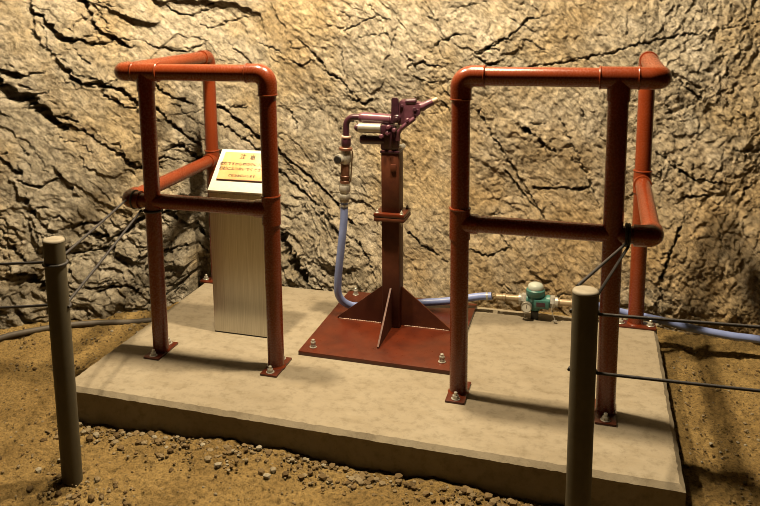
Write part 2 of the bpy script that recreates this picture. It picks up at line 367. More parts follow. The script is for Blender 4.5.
# open joints of the rock: (x, z, half width) along each
CRACKS = [
 [(-1.946,1.337,0.0069),(-1.904,1.285,0.0139),(-1.861,1.238,0.0163),(-1.836,1.2,0.0187),(-1.808,1.19,0.0141),(-1.778,1.203,0.0094),(-1.742,1.173,0.0118),(-1.705,1.172,0.0071),(-1.668,1.175,0.0095)],
 [(-1.764,1.374,0.0118),(-1.742,1.327,0.0118),(-1.727,1.271,0.0094),(-1.705,1.223,0.0095),(-1.676,1.208,0.0119),(-1.638,1.183,0.0191),(-1.605,1.153,0.0072),(-1.578,1.152,0.0024)],
 [(-1.727,1.35,0.0035),(-1.694,1.288,0.0036),(-1.672,1.241,0.0036)],
 [(-1.851,1.108,0.0047),(-1.83,1.061,0.0094),(-1.797,1.012,0.0118),(-1.761,0.991,0.0118),(-1.713,0.984,0.0119),(-1.661,0.976,0.0119),(-1.623,0.955,0.012),(-1.582,0.919,0.0096),(-1.552,0.888,0.0097),(-1.492,0.869,0.0122),(-1.462,0.827,0.0098),(-1.428,0.776,0.0098),(-1.385,0.728,0.0074),(-1.343,0.689,0.0075),(-1.304,0.645,0.005)],
 [(-1.815,1.069,0.0035),(-1.779,1.03,0.0035),(-1.724,1.013,0.0047),(-1.668,0.995,0.0036),(-1.631,1.003,0.0024)],
 [(-1.698,0.95,0.0048),(-1.661,0.919,0.0072),(-1.623,0.907,0.0048),(-1.589,0.867,0.0072),(-1.563,0.86,0.0048)],
 [(-2.088,1.092,0.0137),(-2.061,1.073,0.0138),(-2.028,1.048,0.0161),(-1.986,1.032,0.0139),(-1.94,1.043,0.0046),(-1.894,1.055,0.0023)],
 [(-2.095,1.038,0.032),(-2.062,1.005,0.0321),(-2.028,0.957,0.0369),(-1.994,0.936,0.0324),(-1.966,0.92,0.0279),(-1.938,0.882,0.0279),(-1.906,0.842,0.0281),(-1.881,0.808,0.0258),(-1.852,0.782,0.0165),(-1.816,0.793,0.0071),(-1.772,0.771,0.0071),(-1.735,0.739,0.0048),(-1.691,0.702,0.0048),(-1.661,0.676,0.0048),(-1.638,0.669,0.0096),(-1.608,0.642,0.0145),(-1.578,0.601,0.0145),(-1.536,0.582,0.0122),(-1.48,0.595,0.0073)],
 [(-1.859,0.839,0.007),(-1.823,0.822,0.0071),(-1.772,0.809,0.0024)],
 [(-1.976,0.953,0.007),(-1.923,0.945,0.0047),(-1.887,0.957,0.0023)],
 [(-1.496,0.975,0.0073),(-1.462,0.925,0.0073),(-1.424,0.898,0.0074),(-1.386,0.885,0.0074),(-1.347,0.862,0.0025)],
 [(-1.458,0.647,0.0049),(-1.42,0.672,0.0099),(-1.381,0.668,0.0099),(-1.358,0.631,0.0124),(-1.327,0.603,0.01),(-1.288,0.589,0.0075)],
 [(-1.555,0.579,0.0073),(-1.499,0.597,0.0073),(-1.461,0.622,0.0049)],
 [(-1.24,0.849,0.0075),(-1.202,0.819,0.01),(-1.155,0.778,0.01),(-1.107,0.732,0.0075),(-1.05,0.67,0.0075)],
 [(-1.23,0.769,0.005),(-1.173,0.728,0.005),(-1.121,0.677,0.005),(-1.068,0.62,0.005)],
 [(-0.981,0.635,0.0075),(-0.932,0.566,0.0075),(-0.873,0.519,0.0075),(-0.799,0.463,0.0075),(-0.717,0.404,0.0074),(-0.634,0.338,0.0073),(-0.569,0.277,0.0049)],
 [(-0.974,0.504,0.0075),(-0.903,0.443,0.0075),(-0.819,0.385,0.0075),(-0.747,0.332,0.0074),(-0.68,0.265,0.0098),(-0.598,0.201,0.0073)],
 [(-0.929,0.198,0.0249),(-0.886,0.125,0.0297),(-0.838,0.054,0.032),(-0.797,0.001,0.0245),(-0.762,-0.047,0.0147)],
 [(-2.081,0.677,0.0046),(-2.044,0.636,0.0093),(-2.017,0.601,0.0116),(-1.989,0.575,0.007)],
 [(-2.003,0.562,0.0047),(-1.961,0.53,0.0047),(-1.918,0.511,0.007),(-1.896,0.533,0.0047),(-1.853,0.556,0.0047)],
 [(-1.846,0.579,0.0071),(-1.824,0.534,0.0071),(-1.799,0.498,0.0071)],
 [(-0.182,1.14,0.0059),(-0.154,1.168,0.0035),(-0.126,1.167,0.0058),(-0.099,1.195,0.0035),(-0.076,1.195,0.0046)],
 [(-0.279,1.051,0.0036),(-0.242,1.07,0.0059),(-0.208,1.056,0.0035),(-0.175,1.052,0.0047)],
 [(0.0,1.107,0.0035),(0.036,1.112,0.0028),(0.062,1.134,0.0069),(0.094,1.143,0.0034),(0.115,1.17,0.0069),(0.142,1.175,0.0034),(0.168,1.197,0.0057),(0.194,1.215,0.0046),(0.228,1.255,0.0046),(0.28,1.259,0.0023),(0.323,1.272,0.0023)],
 [(0.019,1.08,0.0069),(0.065,1.048,0.0069),(0.1,1.066,0.0069)],
 [(-0.268,0.99,0.0047),(-0.211,0.963,0.0047),(-0.164,0.972,0.0047)],
 [(0.243,1.039,0.0027),(0.374,1.052,0.0034),(0.544,1.087,0.0036),(0.71,1.135,0.004),(0.811,1.16,0.004),(0.952,1.181,0.0033),(1.185,1.226,0.0026),(1.299,1.241,0.0025)],
 [(-1.452,1.343,0.0049),(-1.407,1.294,0.0049),(-1.349,1.297,0.0049),(-1.292,1.325,0.0049)],
 [(-1.318,1.248,0.0037),(-1.272,1.231,0.0037),(-1.197,1.264,0.0037),(-1.122,1.282,0.0037)],
 [(-1.537,1.179,0.0036),(-1.489,1.139,0.0036),(-1.425,1.126,0.0049),(-1.368,1.123,0.0049),(-1.329,1.146,0.0037)],
 [(-1.979,0.466,0.014),(-1.959,0.428,0.0164),(-1.939,0.399,0.0117)],
 [(-1.987,0.122,0.0139),(-1.958,0.109,0.0208),(-1.91,0.084,0.0256),(-1.862,0.069,0.021),(-1.817,0.049,0.0141)],
 [(-2.053,0.31,0.0069),(-2.012,0.239,0.0093),(-1.963,0.167,0.007)],
 [(-1.847,0.375,0.0047),(-1.77,0.334,0.0071),(-1.677,0.332,0.0048)],
 [(-1.736,0.285,0.0095),(-1.68,0.273,0.0144),(-1.634,0.263,0.0168),(-1.58,0.293,0.0169),(-1.524,0.351,0.017)],
 [(-1.663,0.212,0.0072),(-1.616,0.188,0.0072),(-1.576,0.16,0.0096),(-1.53,0.139,0.0073),(-1.488,0.169,0.0073)],
 [(-1.686,0.008,0.0071),(-1.632,0.022,0.0095),(-1.576,0.023,0.0072),(-1.512,-0.012,0.0072)],
 [(-1.801,0.185,0.0071),(-1.703,0.199,0.0071),(-1.629,0.212,0.0072)],
 [(-1.455,0.374,0.0098),(-1.403,0.344,0.0123),(-1.352,0.28,0.0149),(-1.309,0.227,0.0149),(-1.247,0.19,0.015)],
 [(-1.465,0.166,0.0073),(-1.402,0.184,0.0074),(-1.346,0.194,0.0074),(-1.283,0.138,0.0075)],
 [(-1.485,-0.068,0.0073),(-1.408,-0.032,0.0073),(-1.333,0.028,0.0074)],
 [(0.017,0.827,0.0046),(0.097,0.699,0.0046),(0.168,0.585,0.0046),(0.238,0.472,0.0046),(0.309,0.364,0.0046)],
 [(0.147,0.552,0.0046),(0.217,0.462,0.0046),(0.286,0.385,0.0046),(0.346,0.326,0.0046)],
 [(0.278,0.478,0.0046),(0.393,0.478,0.0046),(0.522,0.487,0.0045)],
 [(0.225,0.757,0.0092),(0.252,0.739,0.0092)],
 [(0.293,0.712,0.0091),(0.312,0.676,0.0091)],
 [(0.382,0.796,0.0034),(0.452,0.661,0.0034),(0.522,0.505,0.0045),(0.568,0.396,0.0045)],
 [(0.774,1.065,0.0044),(0.88,0.978,0.0044),(0.964,0.892,0.0065)],
 [(0.9,0.474,0.0044),(1.001,0.492,0.0044)],
 [(0.79,0.669,0.0044),(0.874,0.606,0.0044),(0.937,0.564,0.0066),(1.058,0.556,0.0044)],
 [(0.903,0.347,0.0066),(0.873,0.262,0.0066),(0.827,0.134,0.0066)],
 [(-0.862,1.161,0.0037),(-0.782,1.088,0.0049),(-0.704,0.991,0.0037)],
 [(-0.631,1.208,0.0036),(-0.557,1.246,0.0048),(-0.469,1.283,0.0036)],
 [(-0.913,1.063,0.0037),(-0.86,1.034,0.0049),(-0.798,1.063,0.0037)],
 [(-0.6,0.881,0.0049),(-0.539,0.853,0.0048),(-0.49,0.873,0.0036)],
 [(-0.73,1.015,0.0037),(-0.652,0.967,0.0049),(-0.59,0.896,0.0036)],
 [(-0.548,0.204,0.0048),(-0.493,0.139,0.0048),(-0.455,0.083,0.0048)],
 [(-0.282,0.267,0.0048),(-0.206,0.204,0.0047),(-0.133,0.16,0.0047)],
 [(0.004,0.197,0.0046),(0.096,0.166,0.0046),(0.162,0.205,0.0046)],
 [(-1.913,1.256,0.0016),(-1.898,1.23,0.0023),(-1.896,1.198,0.0023),(-1.886,1.168,0.0016)],
 [(-1.867,1.223,0.002),(-1.854,1.219,0.0044),(-1.84,1.219,0.0044),(-1.829,1.207,0.0021)],
 [(-1.833,1.189,0.0016),(-1.827,1.174,0.0028),(-1.821,1.159,0.0028),(-1.808,1.152,0.0016)],
 [(-1.802,1.233,0.0016),(-1.792,1.263,0.0034),(-1.773,1.285,0.0034),(-1.748,1.291,0.0016)],
 [(-1.757,1.217,0.0017),(-1.742,1.21,0.0031),(-1.726,1.215,0.0031),(-1.71,1.213,0.0017)],
 [(-1.707,1.193,0.0017),(-1.688,1.198,0.0035),(-1.67,1.19,0.0035),(-1.65,1.193,0.0017)],
 [(-1.701,1.189,0.0018),(-1.687,1.175,0.0038),(-1.669,1.176,0.0038),(-1.651,1.171,0.0018)],
 [(-1.741,1.285,0.0019),(-1.737,1.266,0.0041),(-1.725,1.253,0.0041),(-1.721,1.234,0.0019)],
 [(-1.721,1.221,0.0017),(-1.711,1.195,0.0032),(-1.708,1.167,0.0032),(-1.69,1.148,0.0017)],
 [(-1.645,1.163,0.0024),(-1.634,1.164,0.0051),(-1.624,1.159,0.0051),(-1.616,1.149,0.0024)],
 [(-1.617,1.2,0.0017),(-1.602,1.187,0.0027),(-1.585,1.187,0.0027),(-1.567,1.183,0.0017)],
 [(-1.772,0.978,0.0023),(-1.755,0.983,0.005),(-1.739,0.971,0.005),(-1.722,0.966,0.0023)],
 [(-1.651,0.935,0.0022),(-1.643,0.916,0.0047),(-1.633,0.899,0.0047),(-1.623,0.881,0.0022)],
 [(-1.589,0.906,0.0024),(-1.574,0.883,0.0053),(-1.556,0.864,0.0053),(-1.553,0.835,0.0025)],
 [(-1.524,0.842,0.0017),(-1.503,0.825,0.0034),(-1.483,0.806,0.0034),(-1.465,0.785,0.0017)],
 [(-1.387,0.702,0.0023),(-1.382,0.686,0.005),(-1.372,0.674,0.005),(-1.364,0.66,0.0023)],
 [(-1.359,0.746,0.0017),(-1.337,0.723,0.0033),(-1.322,0.693,0.0033),(-1.296,0.679,0.0017)],
 [(-2.071,1.065,0.002),(-2.068,1.05,0.0043),(-2.064,1.035,0.0043),(-2.053,1.028,0.002)],
 [(-2.045,1.087,0.0019),(-2.031,1.088,0.0041),(-2.016,1.087,0.0041),(-2.004,1.075,0.0019)],
 [(-1.992,0.997,0.0024),(-1.976,0.985,0.0051),(-1.958,0.979,0.0051),(-1.94,0.973,0.0024)],
 [(-2.068,0.988,0.0016),(-2.052,0.974,0.0032),(-2.042,0.951,0.0033),(-2.032,0.929,0.0016)],
 [(-2.0,0.909,0.0023),(-1.986,0.903,0.0049),(-1.972,0.9,0.0049),(-1.96,0.887,0.0023)],
 [(-1.98,0.953,0.0022),(-1.964,0.948,0.0047),(-1.952,0.935,0.0048),(-1.942,0.919,0.0022)],
 [(-1.957,0.949,0.0017),(-1.943,0.942,0.0036),(-1.935,0.926,0.0036),(-1.924,0.914,0.0017)],
 [(-1.874,0.776,0.0022),(-1.857,0.767,0.0048),(-1.84,0.769,0.0048),(-1.822,0.766,0.0022)],
 [(-1.852,0.796,0.0019),(-1.831,0.801,0.0041),(-1.819,0.824,0.0041),(-1.802,0.84,0.0019)],
 [(-1.655,0.699,0.0018),(-1.63,0.695,0.004),(-1.613,0.668,0.004),(-1.591,0.651,0.0019)],
 [(-1.612,0.608,0.0021),(-1.6,0.584,0.0045),(-1.58,0.568,0.0045),(-1.565,0.546,0.0021)],
 [(-1.59,0.587,0.0017),(-1.582,0.569,0.0028),(-1.576,0.55,0.0028),(-1.571,0.531,0.0017)],
 [(-1.575,0.617,0.002),(-1.551,0.613,0.0044),(-1.535,0.588,0.0044),(-1.524,0.559,0.002)],
 [(-1.529,0.597,0.0017),(-1.506,0.586,0.0026),(-1.484,0.571,0.0026),(-1.459,0.566,0.0017)],
 [(-1.844,0.846,0.0016),(-1.834,0.842,0.0025),(-1.824,0.842,0.0025),(-1.814,0.842,0.0017)],
 [(-1.496,0.988,0.0017),(-1.489,0.965,0.0034),(-1.487,0.941,0.0034),(-1.472,0.926,0.0017)],
 [(-1.428,0.871,0.0019),(-1.413,0.864,0.0041),(-1.404,0.849,0.0041),(-1.391,0.837,0.0019)],
 [(-1.407,0.869,0.0017),(-1.396,0.869,0.0034),(-1.388,0.877,0.0034),(-1.378,0.873,0.0017)],
 [(-1.424,0.643,0.0017),(-1.403,0.654,0.0024),(-1.394,0.683,0.0024),(-1.383,0.71,0.0017)],
 [(-1.391,0.682,0.0017),(-1.376,0.666,0.003),(-1.357,0.657,0.003),(-1.343,0.639,0.0017)],
 [(-1.346,0.585,0.002),(-1.337,0.568,0.0044),(-1.321,0.561,0.0044),(-1.306,0.561,0.002)],
 [(-1.311,0.611,0.0017),(-1.297,0.606,0.0025),(-1.284,0.61,0.0025),(-1.27,0.608,0.0018)],
 [(-1.537,0.56,0.0017),(-1.516,0.563,0.0025),(-1.495,0.567,0.0025),(-1.478,0.582,0.0017)],
 [(-1.212,0.86,0.0018),(-1.183,0.844,0.0035),(-1.151,0.844,0.0035),(-1.12,0.854,0.0018)],
 [(-1.197,0.847,0.0022),(-1.17,0.844,0.0047),(-1.143,0.839,0.0047),(-1.115,0.84,0.0022)],
 [(-1.111,0.701,0.0018),(-1.096,0.693,0.0035),(-1.094,0.675,0.0035),(-1.083,0.662,0.0018)],
 [(-1.054,0.707,0.0018),(-1.021,0.697,0.0024),(-1.002,0.666,0.0024),(-0.971,0.646,0.0018)],
 [(-0.935,0.535,0.0018),(-0.908,0.516,0.0026),(-0.888,0.491,0.0026),(-0.866,0.467,0.0017)],
 [(-0.839,0.461,0.0017),(-0.827,0.429,0.0029),(-0.812,0.398,0.0029),(-0.783,0.376,0.0017)],
 [(-0.933,0.507,0.0019),(-0.92,0.501,0.0041),(-0.907,0.495,0.0041),(-0.893,0.49,0.0019)],
 [(-0.842,0.364,0.0017),(-0.83,0.341,0.0028),(-0.826,0.316,0.0028),(-0.809,0.297,0.0017)],
 [(-0.788,0.392,0.0021),(-0.76,0.369,0.0044),(-0.738,0.341,0.0044),(-0.71,0.319,0.0021)],
 [(-0.864,0.063,0.0025),(-0.844,0.061,0.0053),(-0.823,0.061,0.0053),(-0.802,0.059,0.0025)],
 [(-0.772,-0.013,0.0017),(-0.756,-0.028,0.0027),(-0.742,-0.044,0.0027),(-0.73,-0.063,0.0017)],
 [(-2.061,0.688,0.0024),(-2.051,0.68,0.0051),(-2.04,0.677,0.0051),(-2.03,0.678,0.0024)],
 [(-2.041,0.616,0.0019),(-2.029,0.611,0.004),(-2.024,0.597,0.004),(-2.013,0.591,0.0019)],
 [(-2.004,0.629,0.0016),(-2.001,0.614,0.0031),(-1.994,0.603,0.0031),(-1.986,0.591,0.0016)],
 [(0.047,1.048,0.0016),(0.05,1.027,0.0023),(0.069,1.019,0.0023),(0.081,1.001,0.0016)],
 [(-1.975,0.495,0.0021),(-1.968,0.472,0.0045),(-1.953,0.456,0.0045),(-1.945,0.434,0.0021)],
 [(-1.948,0.431,0.0017),(-1.925,0.429,0.0037),(-1.901,0.421,0.0037),(-1.877,0.416,0.0017)],
 [(-1.933,0.074,0.0016),(-1.923,0.065,0.0028),(-1.912,0.065,0.0028),(-1.901,0.058,0.0016)],
 [(-1.837,0.082,0.002),(-1.818,0.075,0.0043),(-1.801,0.06,0.0043),(-1.782,0.05,0.002)],
 [(-2.034,0.306,0.002),(-2.02,0.286,0.0042),(-2.003,0.27,0.0042),(-1.984,0.259,0.002)],
 [(-1.993,0.179,0.0016),(-1.979,0.156,0.0024),(-1.963,0.133,0.0024),(-1.953,0.108,0.0016)],
 [(-1.71,0.291,0.0022),(-1.696,0.297,0.0047),(-1.68,0.291,0.0047),(-1.664,0.292,0.0022)],
 [(-1.587,0.32,0.0021),(-1.577,0.326,0.0044),(-1.566,0.33,0.0044),(-1.558,0.339,0.0021)],
 [(-1.533,0.304,0.0017),(-1.526,0.334,0.0025),(-1.527,0.367,0.0025),(-1.514,0.392,0.0017)],
 [(-1.642,0.179,0.0017),(-1.615,0.172,0.0032),(-1.591,0.155,0.0032),(-1.572,0.128,0.0017)],
 [(-1.607,0.207,0.0017),(-1.589,0.202,0.0033),(-1.575,0.185,0.0033),(-1.558,0.175,0.0017)],
 [(-1.519,0.186,0.0017),(-1.494,0.189,0.003),(-1.468,0.187,0.003),(-1.446,0.199,0.0017)],
 [(-1.682,0.029,0.0019),(-1.663,0.04,0.004),(-1.646,0.054,0.004),(-1.623,0.056,0.0019)],
 [(-1.554,0.046,0.0017),(-1.54,0.036,0.0028),(-1.525,0.024,0.0028),(-1.51,0.017,0.0017)],
 [(-1.697,0.229,0.0018),(-1.675,0.222,0.0038),(-1.652,0.216,0.0038),(-1.639,0.235,0.0018)],
 [(-1.451,0.338,0.0017),(-1.432,0.316,0.0029),(-1.409,0.3,0.0029),(-1.401,0.271,0.0017)],
 [(-1.341,0.285,0.0017),(-1.329,0.263,0.0025),(-1.315,0.243,0.0025),(-1.308,0.219,0.0017)],
 [(-1.277,0.23,0.0024),(-1.252,0.234,0.0051),(-1.221,0.232,0.0051),(-1.193,0.243,0.0024)],
 [(-1.403,0.213,0.0017),(-1.382,0.189,0.0025),(-1.357,0.189,0.0026),(-1.333,0.17,0.0017)],
 [(-1.305,0.123,0.0017),(-1.298,0.112,0.0028),(-1.288,0.104,0.0028),(-1.281,0.092,0.0017)],
 [(-1.467,-0.035,0.0023),(-1.444,-0.029,0.0049),(-1.421,-0.04,0.0049),(-1.402,-0.021,0.0023)],
 [(-1.398,-0.06,0.0025),(-1.383,-0.032,0.0055),(-1.363,-0.009,0.0055),(-1.349,0.018,0.0026)],
 [(0.245,0.776,0.0016),(0.271,0.775,0.0022),(0.296,0.781,0.0022),(0.321,0.773,0.0016)],
 [(0.305,0.677,0.0023),(0.334,0.668,0.0049),(0.361,0.653,0.0049),(0.384,0.632,0.0023)],
 [(0.865,0.266,0.0015),(0.856,0.242,0.0023),(0.836,0.228,0.0023),(0.82,0.208,0.0015)],
 [(-0.543,0.469,0.0017),(-0.538,0.446,0.0031),(-0.518,0.431,0.003),(-0.506,0.411,0.0017)],
 [(-2.095,0.282,0.0016),(-2.077,0.256,0.003),(-2.053,0.252,0.003),(-2.031,0.233,0.0016)],
 [(-0.928,0.821,0.0019),(-0.905,0.786,0.004),(-0.889,0.748,0.004),(-0.882,0.707,0.0019)],
 [(1.128,0.007,0.0016),(1.141,-0.003,0.0034),(1.149,-0.019,0.0034),(1.153,-0.037,0.0016)],
 [(-0.871,-0.064,0.0017),(-0.855,-0.074,0.0026),(-0.84,-0.085,0.0026),(-0.821,-0.09,0.0017)],
 [(-1.965,1.252,0.0018),(-1.955,1.24,0.0038),(-1.945,1.228,0.0038),(-1.941,1.211,0.0018)],
 [(-1.344,0.095,0.0017),(-1.33,0.077,0.0024),(-1.311,0.067,0.0024),(-1.297,0.049,0.0017)],
 [(-1.745,1.297,0.0017),(-1.718,1.302,0.0018),(-1.697,1.278,0.0018),(-1.67,1.265,0.0017)],
 [(-2.026,0.53,0.0016),(-2.022,0.493,0.0022),(-1.998,0.472,0.0022),(-1.973,0.452,0.0016)],
 [(-1.873,1.279,0.0017),(-1.861,1.244,0.0037),(-1.834,1.227,0.0037),(-1.82,1.193,0.0017)],
 [(-1.779,0.264,0.0017),(-1.747,0.241,0.0029),(-1.713,0.237,0.0029),(-1.681,0.248,0.0017)],
 [(-1.336,-0.088,0.0017),(-1.327,-0.102,0.0028),(-1.319,-0.116,0.0028),(-1.306,-0.123,0.0017)],
 [(-0.479,0.317,0.0018),(-0.447,0.299,0.0038),(-0.417,0.277,0.0038),(-0.394,0.25,0.0018)],
 [(0.96,0.565,0.0015),(0.999,0.555,0.0022),(1.035,0.538,0.0022),(1.07,0.517,0.0015)],
 [(-1.359,0.394,0.0017),(-1.322,0.36,0.0021),(-1.278,0.348,0.0021),(-1.233,0.351,0.0018)],
 [(0.78,0.52,0.0016),(0.752,0.501,0.0032),(0.72,0.486,0.0032),(0.69,0.468,0.0016)],
 [(-1.946,0.338,0.0016),(-1.914,0.308,0.0019),(-1.879,0.282,0.0019),(-1.866,0.236,0.0016)],
 [(0.945,0.632,0.0015),(0.947,0.62,0.0028),(0.951,0.608,0.0028),(0.951,0.595,0.0015)],
 [(1.1,0.692,0.0015),(1.128,0.684,0.0018),(1.155,0.691,0.0018),(1.182,0.701,0.0015)],
 [(-0.227,-0.079,0.0016),(-0.216,-0.097,0.0029),(-0.197,-0.105,0.0029),(-0.181,-0.118,0.0016)],
 [(-1.128,0.104,0.0017),(-1.082,0.121,0.0029),(-1.031,0.111,0.0029),(-0.98,0.123,0.0017)],
 [(-1.285,0.212,0.0017),(-1.254,0.199,0.0022),(-1.226,0.171,0.0022),(-1.198,0.143,0.0017)],
 [(1.239,1.141,0.0015),(1.267,1.151,0.0033),(1.297,1.142,0.0033),(1.325,1.154,0.0015)],
 [(-1.404,0.822,0.0017),(-1.369,0.827,0.0026),(-1.334,0.831,0.0026),(-1.299,0.842,0.0017)],
 [(1.005,0.941,0.0015),(1.039,0.915,0.0019),(1.073,0.889,0.0019),(1.087,0.847,0.0015)],
 [(0.14,0.254,0.0017),(0.155,0.235,0.0035),(0.174,0.221,0.0035),(0.184,0.2,0.0016)],
 [(-1.085,0.221,0.0018),(-1.056,0.188,0.0033),(-1.014,0.179,0.0033),(-0.974,0.158,0.0017)],
 [(0.61,0.257,0.0016),(0.635,0.243,0.0019),(0.641,0.215,0.0019),(0.651,0.188,0.0016)],
 [(0.733,0.424,0.0016),(0.761,0.403,0.0021),(0.793,0.392,0.0021),(0.81,0.362,0.0016)],
 [(0.436,0.622,0.0016),(0.455,0.604,0.0029),(0.479,0.595,0.0029),(0.5,0.579,0.0016)],
 [(-1.348,0.078,0.0017),(-1.314,0.084,0.0021),(-1.279,0.09,0.0021),(-1.241,0.08,0.0017)],
 [(-0.387,1.31,0.0017),(-0.37,1.27,0.0031),(-0.343,1.234,0.0031),(-0.321,1.195,0.0017)],
 [(-0.029,1.311,0.0016),(-0.027,1.326,0.0025),(-0.021,1.339,0.0024),(-0.019,1.354,0.0016)],
 [(-2.121,0.772,0.0017),(-2.112,0.757,0.0037),(-2.101,0.745,0.0037),(-2.088,0.742,0.0017)],
 [(-0.656,0.73,0.0018),(-0.62,0.756,0.0038),(-0.583,0.779,0.0038),(-0.544,0.798,0.0017)],
 [(0.6,0.749,0.0016),(0.613,0.714,0.0035),(0.634,0.684,0.0035),(0.663,0.662,0.0016)],
 [(-1.397,0.321,0.0017),(-1.359,0.308,0.0027),(-1.327,0.273,0.0027),(-1.29,0.247,0.0017)],
 [(-1.296,1.354,0.0017),(-1.285,1.352,0.0031),(-1.275,1.352,0.0031),(-1.266,1.36,0.0017)],
 [(-1.91,1.16,0.0016),(-1.881,1.138,0.0028),(-1.849,1.131,0.0028),(-1.822,1.104,0.0016)],
 [(-0.324,1.094,0.0017),(-0.3,1.074,0.0036),(-0.278,1.052,0.0036),(-0.271,1.023,0.0017)],
 [(-0.322,1.022,0.0017),(-0.295,1.054,0.0027),(-0.254,1.066,0.0027),(-0.214,1.08,0.0016)],
 [(0.19,1.161,0.0016),(0.237,1.156,0.003),(0.275,1.127,0.003),(0.315,1.101,0.0016)],
 [(-1.705,0.961,0.0017),(-1.693,0.956,0.0033),(-1.682,0.951,0.0033),(-1.669,0.948,0.0017)],
 [(1.043,0.928,0.0015),(1.047,0.914,0.0023),(1.045,0.899,0.0023),(1.045,0.885,0.0015)],
 [(0.825,0.875,0.0016),(0.841,0.852,0.0034),(0.853,0.826,0.0034),(0.864,0.799,0.0016)],
 [(0.702,0.63,0.0016),(0.725,0.607,0.0026),(0.749,0.585,0.0026),(0.778,0.57,0.0016)],
 [(-1.762,0.726,0.0017),(-1.752,0.704,0.0026),(-1.741,0.682,0.0026),(-1.724,0.668,0.0017)],
 [(0.381,1.275,0.0016),(0.382,1.261,0.0018),(0.389,1.247,0.0018),(0.389,1.233,0.0016)],
 [(-0.64,1.108,0.0017),(-0.644,1.066,0.003),(-0.647,1.024,0.003),(-0.639,0.983,0.0017)],
 [(-1.627,0.661,0.0017),(-1.592,0.634,0.0026),(-1.561,0.6,0.0026),(-1.531,0.566,0.0017)],
 [(0.837,-0.031,0.0015),(0.84,-0.061,0.0022),(0.836,-0.091,0.0022),(0.818,-0.115,0.0015)],
 [(-1.389,0.413,0.0017),(-1.364,0.384,0.0029),(-1.334,0.364,0.0029),(-1.323,0.326,0.0017)],
 [(-1.428,0.603,0.0017),(-1.392,0.595,0.0025),(-1.358,0.575,0.0026),(-1.322,0.576,0.0017)],
 [(-2.009,0.659,0.0016),(-1.984,0.653,0.0018),(-1.969,0.625,0.0018),(-1.949,0.601,0.0016)],
 [(-0.645,1.303,0.0017),(-0.622,1.289,0.0024),(-0.599,1.275,0.0024),(-0.599,1.249,0.0017)],
 [(1.034,0.196,0.0015),(1.042,0.178,0.002),(1.054,0.163,0.002),(1.064,0.146,0.0015)],
 [(-0.507,1.334,0.0017),(-0.481,1.298,0.0034),(-0.443,1.275,0.0034),(-0.402,1.259,0.0017)],
 [(-1.313,1.309,0.0017),(-1.293,1.287,0.0021),(-1.276,1.262,0.0021),(-1.262,1.234,0.0017)],
 [(-0.48,0.101,0.0017),(-0.461,0.08,0.0025),(-0.447,0.056,0.0025),(-0.432,0.032,0.0017)],
 [(-1.709,1.36,0.0017),(-1.692,1.361,0.0018),(-1.675,1.363,0.0018),(-1.658,1.367,0.0017)],
 [(-0.141,0.932,0.0016),(-0.131,0.918,0.003),(-0.122,0.903,0.003),(-0.109,0.892,0.0016)],
 [(0.043,0.342,0.0016),(0.076,0.338,0.0019),(0.108,0.348,0.0019),(0.14,0.354,0.0016)],
 [(0.747,0.911,0.0016),(0.747,0.876,0.003),(0.749,0.841,0.003),(0.744,0.807,0.0016)],
 [(0.073,1.147,0.0017),(0.086,1.157,0.0037),(0.102,1.159,0.0037),(0.116,1.164,0.0017)],
 [(-1.35,1.118,0.0017),(-1.329,1.108,0.0034),(-1.308,1.116,0.0034),(-1.286,1.118,0.0017)],
 [(0.937,0.721,0.0015),(0.942,0.704,0.003),(0.951,0.69,0.003),(0.959,0.675,0.0015)],
 [(1.141,0.494,0.0015),(1.153,0.513,0.003),(1.17,0.528,0.003),(1.186,0.544,0.0015)],
 [(1.047,0.363,0.0015),(1.061,0.33,0.0021),(1.075,0.297,0.0021),(1.104,0.28,0.0015)],
 [(-1.479,0.619,0.0018),(-1.454,0.616,0.004),(-1.428,0.608,0.004),(-1.407,0.587,0.0019)],
 [(0.359,-0.006,0.0016),(0.39,-0.011,0.0033),(0.416,0.008,0.0033),(0.447,0.016,0.0016)],
 [(0.307,-0.013,0.0016),(0.349,-0.013,0.0018),(0.385,-0.037,0.0018),(0.42,-0.063,0.0016)],
 [(-1.103,0.165,0.0018),(-1.062,0.135,0.0035),(-1.014,0.128,0.0035),(-0.962,0.125,0.0017)],
 [(-0.234,1.273,0.0016),(-0.209,1.268,0.0028),(-0.184,1.26,0.0028),(-0.173,1.237,0.0016)],
 [(-1.229,0.105,0.0017),(-1.182,0.084,0.003),(-1.134,0.067,0.003),(-1.088,0.044,0.0017)],
 [(-1.797,1.157,0.0018),(-1.775,1.123,0.0038),(-1.751,1.091,0.0038),(-1.727,1.058,0.0018)],
 [(-0.553,1.174,0.0017),(-0.509,1.19,0.002),(-0.463,1.19,0.002),(-0.418,1.201,0.0017)],
 [(-1.154,-0.107,0.0017),(-1.157,-0.121,0.0025),(-1.156,-0.135,0.0025),(-1.155,-0.149,0.0018)],
 [(-2.112,0.946,0.0017),(-2.079,0.926,0.0036),(-2.07,0.879,0.0037),(-2.046,0.842,0.0017)],
 [(-1.904,0.756,0.0016),(-1.865,0.752,0.0028),(-1.831,0.723,0.0028),(-1.791,0.722,0.0017)],
 [(-1.841,1.029,0.0016),(-1.82,1.003,0.0029),(-1.798,0.977,0.0029),(-1.773,0.955,0.0017)],
 [(-1.715,1.33,0.0017),(-1.685,1.341,0.0025),(-1.655,1.349,0.0025),(-1.623,1.349,0.0017)],
 [(0.801,0.66,0.0016),(0.802,0.626,0.0023),(0.824,0.601,0.0023),(0.819,0.568,0.0016)],
 [(0.14,1.266,0.0016),(0.178,1.241,0.003),(0.215,1.216,0.003),(0.255,1.198,0.0016)],
 [(-1.615,0.704,0.0017),(-1.616,0.658,0.0021),(-1.614,0.613,0.0021),(-1.598,0.571,0.0017)],
